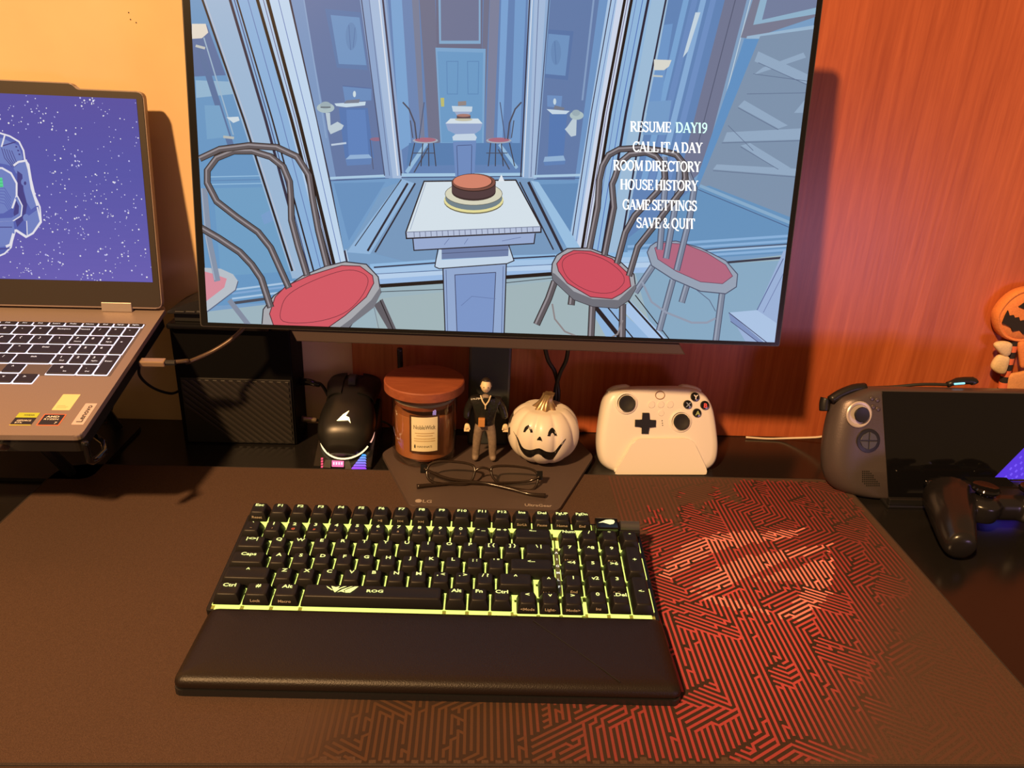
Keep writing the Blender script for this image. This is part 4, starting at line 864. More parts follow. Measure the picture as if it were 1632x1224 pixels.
for a in (-.0500, -WL+.05): obj('hinge_cover', box(NB(), (a-.0165, .0, -.004), (a+.0165, .0105, .0012), .0006), mat('tan metal', (.42, .36, .32), .4, .4), lap, LLM)

# laptop stand
stand = thing('laptop_stand', 'black folding stand raising the laptop above the desk', 'laptop stand', (-.525, .02, 0))
Si = T(.525, -.02, 0)
obj('foot_plate', prism(NB(), rrect(-.12, -.055, .12, .085, .012, 4), 0, .004, .001), M_black, stand)
under = lambda a, b_: LPb.w(a, b_, -.0216) - Vector((.525*-1*-1*-1, .02, 0)) if False else (Si @ LPb.w(a, b_, -.0216))
tr = NB(); prism(tr, rrect(-.300, -.215, -.060, -.02, .012, 4), -.0262, -.0217, .001); obj('tray', tr, M_black, stand, Si @ LPb.M)
for a in (-.27, -.09):
    P1 = Si @ LPb.w(a, -.185, -.026); P2 = Si @ LPb.w(a, -.045, -.026); x = P1.x
    b = NB(); tube(b, [(x, .07, .006), (P2.x, P2.y-.01, P2.z-.004)], .006, 8); obj('arm', b, M_black, stand)
    b = NB(); tube(b, [(x, -.045, .006), (P1.x, P1.y+.02, P1.z-.002)], .006, 8); obj('arm', b, M_black, stand)
for a in (-.245, .0055):
    b = NB(); M_ = Si @ LPb.M
    tube(b, [M_ @ Vector((min(a, -.07), -.150, -.0255)), M_ @ Vector((a, -.205, -.0255)), M_ @ Vector((a, -.2325, -.0255)), M_ @ Vector((a, -.2335, -.012)), M_ @ Vector((a, -.2335, -.002))], .0032, 8, 3); obj('front_hook', b, M_gloss, stand, smooth=pi)

# ------------------------------------------------------------------ black ribbed box and the dock on it
BY = .063
bx = thing('ribbed_box', 'black box with diagonal ribbed front standing left of mouse', 'box', (-.272, .09, 0))
Bi = T(.272, -.09, 0)
obj('body', box(NB(), (-.340, BY+.002, 0), (-.204, .122, .1475), .0015, M=Bi), mat('box black', (.003, .003, .003), .6, spec=.1), bx)
obj('front_panel', box(NB(), (-.3345, BY, .002), (-.2065, BY+.003, .0865), .0006, M=Bi), mat('box front', (.012, .011, .010), .5), bx)
M_rib = mat('box rib', (.026, .023, .020), .45)
FX0, FX1, FZ0, FZ1 = -.3325, -.2085, .004, .0845
for i in range(24):
    xc = FX0-.05+i*.0093
    poly = clip_convex([(xc, FZ1+.01), (xc+.0048, FZ1+.01), (xc+.0048+.115, FZ0-.01), (xc+.115, FZ0-.01)][::-1], [(FX0, FZ0), (FX1, FZ0), (FX1, FZ1), (FX0, FZ1)])
    if len(poly) < 3: continue
    M = Bi @ Matrix(((1, 0, 0, 0), (0, 0, -1, BY), (0, 1, 0, 0), (0, 0, 0, 1)))
    obj('rib', prism(NB(), poly, 0, .0016, .0004, 1, M), M_rib, bx)
dk = thing('docking_unit', 'small black dock with arched ribbed hood on the ribbed box', 'dock', (-.285, .09, .1475))
Di = T(.285, -.09, -.1475)
obj('base', box(NB(), (-.340, .056, .1475), (-.225, .120, .1545), .0028, 3, M=Di), M_gloss, dk)
obj('slot_body', box(NB(), (-.333, .066, .1545), (-.228, .118, .166), .001, M=Di), mat('slot black', (.004, .004, .004), .7), dk)
XZ = lambda y: Matrix(((1, 0, 0, 0), (0, 0, -1, y), (0, 1, 0, 0), (0, 0, 0, 1)))
hood = [(-.3375, .1655), (-.3375, .168)] + [(-.3375+.105*t, .168+.018*sin(min(1, t*1.7)*pi/2)) for t in [i/12 for i in range(1, 13)]] + [(-.2325, .1655)]
hd = obj('hood', prism(NB(), hood[::-1], -.056, .005, .0006, 1, Di @ XZ(.064)), M_black, dk)
for i in range(7):
    xx = -.328+i*.012; obj('hood_rib', box(NB(), (xx, .058, .1680), (xx+.010, .0597, .1690+.0005*i), .0002, M=Di), M_dark, hd)

# ------------------------------------------------------------------ mouse dock and mouse
md = thing('mouse_dock', 'black charging dock with colour-lit front under the mouse', 'charging dock', (-.139, .05, 0))
Mi = T(.139, -.05, 0)
YZ = Matrix(((0, 0, 1, 0), (1, 0, 0, 0), (0, 1, 0, 0), (0, 0, 0, 1)))
prof = [(.005, 0), (.112, 0), (.112, .044), (.104, .0480), (.018, .0105), (.006, .004)]
obj('body', prism(NB(), prof, -.172, -.106, .0012, 2, Mi @ YZ), mat('dock black', (.008, .008, .009), .3), md)
dv = Vector((0, .012, .0065)).normalized()
DP = Plane((-.139, .006, .004), (1, 0, 0), dv)
DM = Mi @ DP.M
def dpatch(name, pts, m, c=.0004, label=None): return obj(name, prism(NB(), [DP.at(*p) for p in pts][::-1], -.0004, c), m, md, DM, label=label)
dpatch('status_window', [(529, 734), (548, 735), (547.5, 744), (529, 743.5)], mat('pink lit window', (.2, .05, .1), .4, emit=(1, .16, .42), es=1.1))
for i in range(4): dpatch('status_mark', [(531+i*4.2, 737), (533.4+i*4.2, 737), (533.2+i*4.2, 741), (531+i*4.2, 741)], mat('pale pink glow', (.3, .1, .2), .4, emit=(1, .62, .76), es=1.3), .0007)
dpatch('front_plate', [(519, 733), (527.5, 733.5), (527, 746), (514, 745)], M_dark); dpatch('front_plate', [(550, 734), (556, 733), (561, 748), (550, 748)], M_dark)
for i in range(4): dpatch('red_light', [(512, 730+i*4.2), (515, 730+i*4.2), (514.5, 732.6+i*4.2), (511.5, 732.6+i*4.2)], mat('red pink glow', (.2, .03, .05), .4, emit=(1, .09, .22), es=.9), .0007)
for i in range(6):
    y = 724+i*4.1; x0 = 578-i*3.2; t = i/5; cc = (.04+.30*t, .36*(1-t)+.05, 1.0)
    dpatch('fin_light', [(x0, y), (582.5, y+.4), (584, y+3.0), (x0-2.2, y+3.0)], mat('fin glow %d' % i, (.05, .05, .2), .4, emit=cc, es=1.0), .0006)
MA = math.radians(24)
mo = thing('computer_mouse', 'black wireless mouse with glowing eye emblem tilted on its dock', 'mouse', (-.139, .0145, .0118))
MM = RX(MA)                                             # local: x right, y forward along the mouse, z up
ML_ = .122
def mW(t): return .0335*(.70+.30*sin(min(1, t/.30)*pi/2)) * (1-.14*math.exp(-((t-.62)/.16)**2)) * (1-.16*max(0, (t-.86)/.14)**2) if t > 0 else .0335*.70
def mH(t): return .011+.0175*sin(pi*min(1, max(0, (t+.05)/.98)))**.75 * (1-.35*max(0, t-.45)) if t < 1 else .014
def mS(s, t, off=0.):
    """point on the shell, s across from -1 to 1, t along from the tail"""
    tail = sin(min(1, max(t, .0001)/.18)*pi/2)
    a = s*pi/2; W = mW(t)*(.72+.28*tail); H = mH(t)*(.30+.70*tail)
    x = (W+off)*math.copysign(abs(sin(a))**.80, a); z = .006+(H+off)*max(0., cos(a))**.62
    return Vector((x, t*ML_, z))
def patch(bm, s0, s1, t0, t1, off, ns=14, nt=16, thick=.0025, ends=None):
    G = [[mS(s0+(s1-s0)*i/ns, t0+((ends(s0+(s1-s0)*i/ns) if ends else t1)-t0)*j/nt, off) for i in range(ns+1)] for j in range(nt+1)]
    Vt = [[bm.verts.new(p) for p in r] for r in G]; Vb = [[bm.verts.new(p-Vector((0, 0, thick))) for p in r] for r in G]
    for j in range(nt):
        for i in range(ns):
            bm.faces.new((Vt[j][i], Vt[j][i+1], Vt[j+1][i+1], Vt[j+1][i])); bm.faces.new((Vb[j][i], Vb[j+1][i], Vb[j+1][i+1], Vb[j][i+1]))
    for j in range(nt):
        bm.faces.new((Vt[j][0], Vt[j+1][0], Vb[j+1][0], Vb[j][0])); bm.faces.new((Vt[j][ns], Vb[j][ns], Vb[j+1][ns], Vt[j+1][ns]))
    for i in range(ns):
        bm.faces.new((Vt[0][i], Vb[0][i], Vb[0][i+1], Vt[0][i+1])); bm.faces.new((Vt[nt][i], Vt[nt][i+1], Vb[nt][i+1], Vb[nt][i]))
    return bm
b = NB(); rings = []
for j in range(23):
    t = .0 + .97*j/22
    up = [mS(-1+2*i/20, t, -.0016) for i in range(21)]; W = up[-1].x
    rings.append(up + [Vector((W*.92, t*ML_, 0)), Vector((-W*.92, t*ML_, 0))])
loft(b, rings); M_mouse = mat('mouse soft black', (.010, .010, .010), .36)
obj('core', b, M_mouse, mo, MM, smooth=1.0)
b = NB(); patch(b, -.96, .96, .012, .52, .0, 22, 16, .002, ends=lambda s: .50+.08*(1-abs(s))); obj('rear_shell', b, M_mouse, mo, MM, smooth=.8)
for sgn in (-1, 1):
    b = NB(); e = (lambda s: .985-.05*abs(s)**2)
    patch(b, *(sorted((sgn*.95, sgn*.16))), .60, 1, .0006, 9, 12, .002, ends=e); obj('button', b, M_mouse, mo, MM, smooth=.8)
b = NB(); cyl(b, (0, 0, -.0045), .0115, .009, 26, T(0, .83*ML_, .0185) @ RY(pi/2), bev=.001); obj('scroll_wheel', b, M_dark, mo, MM, smooth=.6)
b = NB(); G = []
sc_ = .0088
EM = [[(-.9, -.55), (-.2, .35), (.5, .95), (.15, .15), (.62, -.05), (.9, -.85), (.55, -.45), (.1, -.5)], ]
for poly in EM:
    vs = []
    for x, y in poly:
        X = x*sc_; tt = .27+y*sc_/ML_*1.05; W = mW(tt); s = math.asin(max(-1, min(1, math.copysign(abs(X/W)**(1/.8), X))))/(pi/2); vs.append(b.verts.new(mS(s, tt, .0009)))
    b.faces.new(vs)
obj('emblem', b, mat('warm emblem glow', (.3, .3, .2), .4, emit=(1, .74, .30), es=5.0), mo, MM)
b = NB(); pth = [mS(s, .0 + .012, 0) for s in ()]
pth = []
for i in range(21):
    s = -.92+1.62*i/20; p = mS(s*.98, .02, 0); a = s*pi/2
    pth.append(Vector((.0300*sin(a), .004-.009*cos(a)+.026*(1-cos(a)), .0030)))
tube(b, pth, .0010, 6); obj('light_ring', b, mat('tail light glow', (.3, .3, .2), .4, emit=(1, .76, .42), es=1.6), mo, MM)
b = NB(); pth = [Vector((.0315*sin(a), .006+.028*(1-cos(a))-.010*cos(a), .0035)) for a in [1.2+.55*i/8 for i in range(9)]]
tube(b, pth, .0010, 6); obj('light_ring', b, mat('tail light rose', (.3, .2, .2), .4, emit=(1, .46, .34), es=1.3), mo, MM)

# ------------------------------------------------------------------ candle
CY = .034
cxl = ony(625, 690, CY).x; cxr = ony(728, 690, CY).x; CX = (cxl+cxr)/2; CR = (cxr-cxl)/2-.0005
zt = ony(680, 600, CY).z; zl = ony(680, 625, CY-.03).z
can = thing('candle', 'glass jar candle with wooden lid and cream paper label', 'candle', (CX, CY, BZ))
HJ = .0825
M_glass = glass_mat('clear jar glass', (.97, .95, .92)); M_wax = mat('tan candle wax', (.42, .17, .07), .45, noise=.10, nscale=40)
b = NB(); lathe(b, [(CR-.004, 0), (CR-.001, .001), (CR, .004), (CR, HJ-.001), (CR-.0006, HJ), (CR-.0018, HJ), (CR-.0022, HJ-.001), (CR-.0022, .008), (CR-.004, .0065)], 48); obj('jar', b, M_glass, can, smooth=.7)
b = NB(); lathe(b, [(CR-.005, .0085), (CR-.0032, .0095), (CR-.0030, .0600), (CR-.0036, .0612)], 48); obj('wax', b, M_wax, can, smooth=.7)
LR = CR+.0085
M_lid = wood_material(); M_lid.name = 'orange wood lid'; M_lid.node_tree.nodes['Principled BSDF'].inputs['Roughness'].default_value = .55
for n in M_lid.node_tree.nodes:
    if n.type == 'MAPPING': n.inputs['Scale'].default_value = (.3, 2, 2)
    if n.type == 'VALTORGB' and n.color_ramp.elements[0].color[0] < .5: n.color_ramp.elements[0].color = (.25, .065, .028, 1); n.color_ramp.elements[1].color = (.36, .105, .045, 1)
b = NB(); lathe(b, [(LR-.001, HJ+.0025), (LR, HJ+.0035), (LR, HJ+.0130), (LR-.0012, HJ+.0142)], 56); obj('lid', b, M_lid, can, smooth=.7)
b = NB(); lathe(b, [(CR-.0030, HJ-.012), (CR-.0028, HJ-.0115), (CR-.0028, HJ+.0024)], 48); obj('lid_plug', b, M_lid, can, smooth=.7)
b = NB(); lathe(b, [(CR-.0023, HJ-.0075), (CR-.0018, HJ-.007), (CR-.0018, HJ-.0045), (CR-.0023, HJ-.004)], 40, cap0=False, cap1=False); obj('seal_ring', b, mat('clear seal', (.30, .25, .2), .3), can, smooth=.7)
def cylpatch(bm, a0, a1, z0, z1, r, n=12):
    up = [bm.verts.new((r*sin(a0+(a1-a0)*i/n), -r*cos(a0+(a1-a0)*i/n), z1)) for i in range(n+1)]; lo = [bm.verts.new((r*sin(a0+(a1-a0)*i/n), -r*cos(a0+(a1-a0)*i/n), z0)) for i in range(n+1)]
    for i in range(n): bm.faces.new((lo[i], lo[i+1], up[i+1], up[i]))
    return bm
ac = math.asin(max(-1, min(1, (ony(676.5, 692, CY-CR).x-CX)/CR))); da = .0148/CR
lz0 = ony(677, 719, CY-CR*.98).z-BZ; lz1 = ony(677, 665, CY-CR*.98).z-BZ
lab = obj('label_border', cylpatch(NB(), ac-da*1.16, ac+da*1.16, lz0-.0022, lz1+.0022, CR+.0003), mat('label dark brown', (.06, .025, .012), .5), can)
paper = obj('label', cylpatch(NB(), ac-da, ac+da, lz0, lz1, CR+.0006), mat('cream label paper', (.86, .80, .55), .55), can)
def bend(s, h, zc, fit, m, bold=.02):
    V_, F_, w_ = text_geo(s, bold); bm = NB(); k = fit/w_
    vs = [bm.verts.new(((CR+.0009)*sin(ac+x*k/CR), -(CR+.0009)*cos(ac+x*k/CR), zc+y*h)) for x, y in V_]
    for f in F_:
        try: bm.faces.new([vs[i] for i in f])
        except ValueError: pass
    return obj('lettering', bm, m, paper)
M_ink = mat('label grey ink', (.30, .28, .20), .6); M_ink2 = mat('label tan ink', (.55, .40, .20), .6)
HL = lz1-lz0
bend('NobleWick', .0052, lz1-HL*.28, .0245, M_ink); bend('HANNA\'S', .0024, lz1-HL*.85, .0165, M_ink)
for i, fy in enumerate((.46, .53, .62, .69)):
    wv = (.0215, .018, .0235, .0235)[i]; cylp = cylpatch(NB(), ac-wv/2/CR, ac+wv/2/CR, lz1-HL*fy-.0004, lz1-HL*fy+.0004, CR+.0009, 6); obj('printed_line', cylp, M_ink2, paper)
b = NB(); zc = lz1-HL*.85; a0 = ac-.0108/CR
vs = [b.verts.new(((CR+.0009)*sin(a0+x/CR), -(CR+.0009)*cos(a0+x/CR), zc+y)) for x, y in ((0, .003), (.0009, .0005), (.0007, -.0018), (0, -.0026), (-.0007, -.0018), (-.0009, .0005))]; b.faces.new(vs); obj('flame_mark', b, K7, paper)

# ------------------------------------------------------------------ ceramic pumpkin
PY = .031; pl_ = ony(808, 690, PY); pr_ = ony(923, 690, PY)
PX_ = (pl_.x+pr_.x)/2; PR = (pr_.x-pl_.x)/2; zt_ = ony(866, 648, PY).z
pk = thing('ceramic_pumpkin', 'white ceramic pumpkin with painted smiling face and gold stem', 'pumpkin', (PX_, PY, BZ))
PH = zt_-BZ+.004; PC = PH/2
def pump(th, ph):
    """ribbed surface; th around (0 faces the viewer), ph from bottom -pi/2 to top"""
    lob = 1-.075*(abs(sin(th*5))**.0001 if False else (1-abs(cos(th*5+.25)))**1.6)
    r = PR*lob*max(0., cos(ph))**.80*1.0; z = PC+PH/2*math.copysign(abs(sin(ph))**.95, ph) - (PH*.10 if ph > 0 else -PH*.05)*max(0, abs(sin(ph))-.86)*4
    return Vector((r*sin(th), -r*cos(th), z))
b = NB(); rings = []
for j in range(1, 30):
    ph = -pi/2+pi*j/30; rings.append([pump(2*pi*i/120, ph) for i in range(120)])
loft(b, rings); M_cer = mat('white glazed ceramic', (.80, .75, .66), .38, coat=.15)
obj('body', b, M_cer, pk, smooth=pi)
b = NB(); rings = []
for j in range(9):
    t = j/8; r0 = .0115*(1-t)**2.2+.0052+.0012*t**3; z = PH*.965-.0045+t*.0200; ox = .004*t*t
    rings.append([(ox+r0*(1+.13*cos(7*a))*sin(a), -r0*(1+.13*cos(7*a))*cos(a), z-(.0035*(1-t)**3)*(1-cos(7*a))*.3) for a in [2*pi*i/42 for i in range(42)]])
loft(b, rings); obj('stem', b, mat('gold paint', (.50, .36, .20), .34, .75, noise=.35, nscale=90), pk, smooth=.9)
def on_pump(px, py, off=.0004):
    d = ray(px, py); lo = None
    best = None
    for k in range(900):
        t = (.55+.45*k/900)/d.length*1.0
        P = CAMP+d*t-Vector((PX_, PY, BZ)); rr = math.hypot(P.x, P.y); th = math.atan2(P.x, -P.y)
        # surface radius at this height
        zz = (P.z-PC)/(PH/2)
        if abs(zz) > .97: continue
        ph = math.asin(max(-1, min(1, math.copysign(abs(zz)**(1/.95), zz)))); rs_ = math.hypot(*pump(th, ph)[:2])
        if rr <= rs_: best = P; break
    if best is None: best = P
    n = Vector((best.x, best.y, (best.z-PC)*.9)).normalized(); return best+n*off
M_bp = mat('black gloss paint', (.008, .008, .008), .2)
def strip(name, up, lo, k=3):
    U_ = smooth2(up, k, False); L_ = smooth2(lo, k, False); b = NB(); n = 4; prev = None
    for p, q in zip(U_, L_):
        cur = [b.verts.new(on_pump(p[0]+(q[0]-p[0])*i/n, p[1]+(q[1]-p[1])*i/n)) for i in range(n+1)]
        if prev:
            for i in range(n): b.faces.new((prev[i], prev[i+1], cur[i+1], cur[i]))
        prev = cur
    return obj(name, b, M_bp, pk, smooth=pi)
zz = lambda x, y: (700+x/5.1, 560+y/5.1)
strip('painted_eye', [zz(684, 655), zz(700, 615), zz(735, 598), zz(752, 625), zz(762, 660)], [zz(700, 658), zz(712, 640), zz(728, 628), zz(738, 645), zz(742, 662)])
strip('painted_eye', [zz(878, 688), zz(892, 645), zz(918, 620), zz(942, 645), zz(958, 688)], [zz(902, 690), zz(908, 672), zz(918, 662), zz(930, 672), zz(938, 688)])
strip('painted_nose', [zz(794, 718), zz(806, 700), zz(818, 692), zz(828, 702), zz(838, 728)], [zz(795, 722), zz(806, 722), zz(818, 724), zz(828, 727), zz(838, 730)])
strip('painted_mouth', [zz(602, 645), zz(640, 700), zz(670, 765), zz(700, 792), zz(750, 800), zz(812, 786), zz(870, 812), zz(930, 815), zz(970, 770), zz(1026, 708)], [zz(604, 650), zz(632, 705), zz(660, 790), zz(700, 845), zz(745, 860), zz(805, 832), zz(860, 870), zz(915, 878), zz(955, 830), zz(1028, 712)])

# ------------------------------------------------------------------ small toy figure
FY = .0190
fx = (ony(757, 735, FY).x+ony(784, 737, FY).x)/2
fig = thing('toy_figure', 'small toy figure in black jacket and grey trousers beside candle', 'figure', (fx, FY, BZ))
Hf = ony(769, 604, FY).z-BZ
def skin(name, nodes, edges, m, parent, sub=2, root=0):
    me = bpy.data.meshes.new(name); me.from_pydata([n[:3] for n in nodes], edges, []); me.materials.append(m)
    o = link_mesh(name, me, parent)
    md_ = o.modifiers.new('skin', 'SKIN'); md_.use_smooth_shade = True
    for i, n in enumerate(nodes):
        v = me.skin_vertices[0].data[i]; r = n[3]; v.radius = r if isinstance(r, tuple) else (r, r); v.use_root = (i == root)
    s = o.modifiers.new('sub', 'SUBSURF'); s.levels = sub; s.render_levels = sub
    return o
k = Hf/.104
def N(x, y, z, r): return (x*k, y*k, z*k, tuple(q*k for q in r) if isinstance(r, tuple) else r*k)
M_tr = mat('grey brown trousers', (.23, .175, .135), .6, noise=.2, nscale=300); M_jk = mat('black jacket vinyl', (.012, .011, .010), .28, bump=.5, bscale=350); M_sk = mat('pale figure skin', (.80, .66, .42), .5); M_hair = mat('dark hair', (.02, .014, .01), .5)
# body: one continuous figure, dressed by its children
nodes = [N(0, 0, .050, (.0085, .006)), N(-.0065, 0, .046, .0062), N(-.0085, -.001, .026, .0052), N(-.0095, 0, .006, .0046), N(-.0105, -.006, .0028, .0034),
         N(.0070, 0, .046, .0062), N(.0095, -.001, .026, .0052), N(.0105, 0, .006, .0046), N(.0115, -.006, .0028, .0034),
         N(0, 0, .064, (.0085, .0055)), N(0, 0, .078, (.0095, .0055)), N(0, 0, .0865, .0034)]
skin('body', nodes, [(0, 1), (1, 2), (2, 3), (3, 4), (0, 5), (5, 6), (6, 7), (7, 8), (0, 9), (9, 10), (10, 11)], M_tr, fig)
nodes = [N(0, 0, .061, (.0125, .0085)), N(0, 0, .0475, (.0125, .0090)), N(0, 0, .0745, (.0140, .0086)), N(0, 0, .083, .0056),
         N(-.0145, .0, .0785, .0060), N(-.0200, .001, .066, .0050), N(-.0210, -.003, .0545, .0042),
         N(.0145, .0, .0785, .0060), N(.0200, .001, .067, .0050), N(.0235, -.002, .0555, .0042)]
skin('jacket', nodes, [(1, 0), (0, 2), (2, 3), (2, 4), (4, 5), (5, 6), (2, 7), (7, 8), (8, 9)], M_jk, fig)
for sx, x0, z0 in ((-1, -.0205, .0510), (1, .0240, .0515)):
    nodes = [N(x0, -.004, z0, .0028), N(x0, -.005, z0-.004, .0032)]; ed = [(0, 1)]
    for f_ in range(4):
        q = len(nodes); nodes += [N(x0+(f_-1.5)*.0016, -.006, z0-.0075, .0010), N(x0+(f_-1.5)*.0015, -.0075, z0-.0100, .0009)]; ed += [(1, q), (q, q+1)]
    q = len(nodes); nodes += [N(x0-sx*.0030, -.0070, z0-.005, .0011), N(x0-sx*.0034, -.0085, z0-.0072, .0010)]; ed += [(1, q), (q, q+1)]
    skin('hand', nodes, ed, M_sk, fig, 1)
b = NB(); rings = []
for j in range(1, 16):
    a = -pi/2+pi*j/16; r = cos(a); zq = .0955+.0082*sin(a); jaw = 1-.20*max(0, -sin(a))**1.5
    rings.append([(.0060*r*jaw*sin(t)*k, (-.0066*r*cos(t)*jaw-(.0009 if cos(t) > .96 and -.25 < sin(a) < .2 else 0))*k, zq*k) for t in [2*pi*i/28 for i in range(28)]])
loft(b, rings); head = obj('head', b, M_sk, fig, smooth=pi)
for sx in (-1, 1):
    b = NB(); lathe(b, [(.0002, 0), (.0008, .0001), (.0002, .0004)], 8, M=T(sx*.0023*k, -.0063*k, .0962*k) @ RX(pi/2)); obj('eye', b, M_hair, head)
    b = NB(); lathe(b, [(.0004, -.0004), (.0012, 0), (.0004, .0006)], 8, M=T(sx*.0060*k, 0, .0955*k) @ RY(sx*pi/2)); obj('ear', b, M_sk, head)
b = NB(); tube(b, [(-.0016*k, -.0060*k, .0915*k), (0, -.0064*k, .0912*k), (.0016*k, -.0060*k, .0915*k)], .00028, 5); obj('mouth', b, mat('figure mouth', (.35, .16, .10), .6), head)
b = NB(); rings = []
for j in range(6, 16):
    a = -pi/2+pi*j/16; r = cos(a)
    rings.append([((.0070*r*sin(t))*k, (.0008+.0076*r*-cos(t))*k if cos(t) < .30 or a > .62 else (.0018+.0030*r*-cos(t))*k, (.0962+.0091*sin(a))*k) for t in [2*pi*i/28 for i in range(28)]])
loft(b, rings); obj('hair', b, M_hair, head, smooth=pi)
b = NB()
tube(b, [N(-.0058, -.0030, .0850, 0)[:3], N(-.0034, -.0076, .0800, 0)[:3], N(0, -.0092, .0755, 0)[:3]], .0009, 6); tube(b, [N(.0058, -.0030, .0850, 0)[:3], N(.0034, -.0076, .0800, 0)[:3], N(0, -.0092, .0755, 0)[:3]], .0009, 6); tube(b, [N(0, -.0092, .0755, 0)[:3], N(0, -.0096, .0712, 0)[:3]], .0008, 6)
obj('necklace', b, mat('cream cord', (.68, .56, .36), .5), fig)
obj('pouch', box(NB(), N(-.0075, -.0120, .0495, 0)[:3], N(.0000, -.0070, .0595, 0)[:3], .0006), mat('tan pouch', (.55, .25, .07), .55), fig)

# ------------------------------------------------------------------ eyeglasses on the stand base
GZ = BZ
GP = Plane((.0200, -.0425, GZ+.0016), (1, -.03, 0), (0, .62, .785))
gl = thing('eyeglasses', 'folded eyeglasses with thin dark frame on the monitor stand base', 'glasses', GP.O)
Gi = T(*(-GP.O)); GM = Gi @ GP.M
g6 = lambda x, y: (600+x/4.533, 690+y/4.533)
Lout = [g6(*p) for p in [(365, 300), (372, 255), (400, 225), (470, 208), (560, 210), (650, 220), (700, 238), (712, 270), (700, 320), (680, 350), (640, 370), (520, 372), (420, 362), (380, 340)]]
Rout = [g6(*p) for p in [(830, 260), (850, 242), (920, 236), (1020, 240), (1110, 255), (1155, 280), (1168, 320), (1158, 370), (1130, 405), (1080, 412), (980, 395), (890, 370), (850, 330), (834, 300)]]
M_fr = mat('dark tortoise frame', (.022, .014, .010), .18); M_lens = glass_mat('lens glass', (.96, .95, .93))
for ol in (Lout, Rout):
    q = [GP.at(*p) for p in ol]; b = NB(); tube(b, [(x, y, 0) for x, y in smooth2(q, 3)], .0015, 8, closed=True); rim = obj('rim', b, M_fr, gl, GM, smooth=pi)
    b = NB(); prism(b, smooth2(q, 3)[::-1], -.0005, .0005); obj('lens', b, M_lens, rim)
b = NB(); tube(b, [(*GP.at(*g6(706, 290)), 0), (*GP.at(*g6(730, 262)), .001), (*GP.at(*g6(770, 252)), .0015), (*GP.at(*g6(810, 262)), .001), (*GP.at(*g6(836, 285)), 0)], .0013, 8, 4); obj('bridge', b, M_fr, gl, GM, smooth=pi)
for hx, sgn in (((345, 262), 1), ((1182, 302), -1)):
    a, bb = GP.at(*g6(*hx)); b = NB(); box(b, (a-.004, bb-.005, -.003), (a+.003, bb+.005, .0015), .0008); obj('hinge', b, M_gloss, gl, GM)
def onbase_pt(px, py, z): return Gi @ onz(px, py, z)
hl = Gi @ GP.w(*GP.at(*g6(345, 268)), .003); hr = Gi @ GP.w(*GP.at(*g6(1182, 310)), .003)
b = NB(); tube(b, [hl, onbase_pt(*g6(520, 330), GZ+.008), onbase_pt(*g6(760, 358), GZ+.0055), onbase_pt(*g6(960, 402), GZ+.0042), onbase_pt(*g6(1100, 440), GZ+.0030), onbase_pt(*g6(1222, 452), GZ+.0026)], lambda t: .0015+.0012*max(0, t-.72)/.28, 8, 5); obj('temple', b, M_fr, gl, smooth=pi)
b = NB(); tube(b, [hr, onbase_pt(*g6(1080, 352), GZ+.006), onbase_pt(*g6(860, 362), GZ+.0055), onbase_pt(*g6(640, 358), GZ+.0045), onbase_pt(*g6(440, 372), GZ+.0030), onbase_pt(*g6(292, 386), GZ+.0026)], lambda t: .0015+.0012*max(0, t-.72)/.28, 8, 5); obj('temple', b, M_fr, gl, smooth=pi)

# ------------------------------------------------------------------ white gamepad on its charging dock
TL = math.radians(18)
CP = Plane((.2343, .0165, .004), (1, .025, 0), (0, sin(TL), cos(TL)))
c7 = lambda x, y: (920+x/6.277, 580+y/6.277)
gp = thing('white_gamepad', 'white game controller upright in its charging dock', 'game controller', CP.O)
Ci = T(*(-CP.O)); CM = Ci @ CP.M
out = [c7(*p) for p in [(360, 268), (520, 236), (820, 230), (1090, 234), (1240, 268), (1330, 352), (1385, 480), (1420, 700), (1430, 860), (1405, 990), (1330, 1065), (1200, 1105), (1050, 1080), (820, 1060), (600, 1080), (440, 1105), (330, 1070), (250, 1000), (218, 880), (216, 740), (238, 560), (268, 400), (305, 315)]]
o2 = smooth2([CP.at(*p) for p in out], 4)
ccx = sum(p[0] for p in o2)/len(o2); ccy = sum(p[1] for p in o2)/len(o2)
b = NB(); rings = []
for sc, cc in ((.80, -.040), (.92, -.036), (.985, -.026), (1.0, -.016), (.992, -.008), (.965, -.0025), (.93, .0), (.86, .0012), (.5, .0020)):
    rings.append([(ccx+(x-ccx)*sc, ccy+(y-ccy)*sc, cc) for x, y in o2])
loft(b, rings); obj('body', b, M_white, gp, CM, smooth=pi)
def cdisk(name, px, py, r, h, m, prof=None, c0=0., parent=gp):
    a, bb = CP.at(*c7(px, py)); b = NB(); lathe(b, prof or [(r, 0), (r, h*.7), (r*.88, h)], 26, M=T(a, bb, c0)); return obj(name, b, m, parent, CM if parent is gp else CM, smooth=.7)
for px, py in ((484, 388), (1026, 572)):
    cdisk('stick_collar', px, py, .0128, .002, M_white, [(.0135, 0), (.0132, .0025), (.0112, .0032), (.0108, .001)], .0005)
    cdisk('thumbstick', px, py, .0092, .010, M_rubber, [(.005, 0), (.005, .002), (.0090, .0030), (.0096, .0048), (.0088, .0062), (.0074, .0060), (.0055, .0050), (.002, .0046)], .001)
a, bb = CP.at(*c7(674, 590)); b = NB(); w1, w2 = .0041, .0125
prism(b, [(a-w1, bb-w2), (a+w1, bb-w2), (a+w1, bb-w1), (a+w2, bb-w1), (a+w2, bb+w1), (a+w1, bb+w1), (a+w1, bb+w2), (a-w1, bb+w2), (a-w1, bb+w1), (a-w2, bb+w1), (a-w2, bb-w1), (a-w1, bb-w1)], .0005, .0042, .0006); obj('direction_pad', b, M_black, gp, CM)
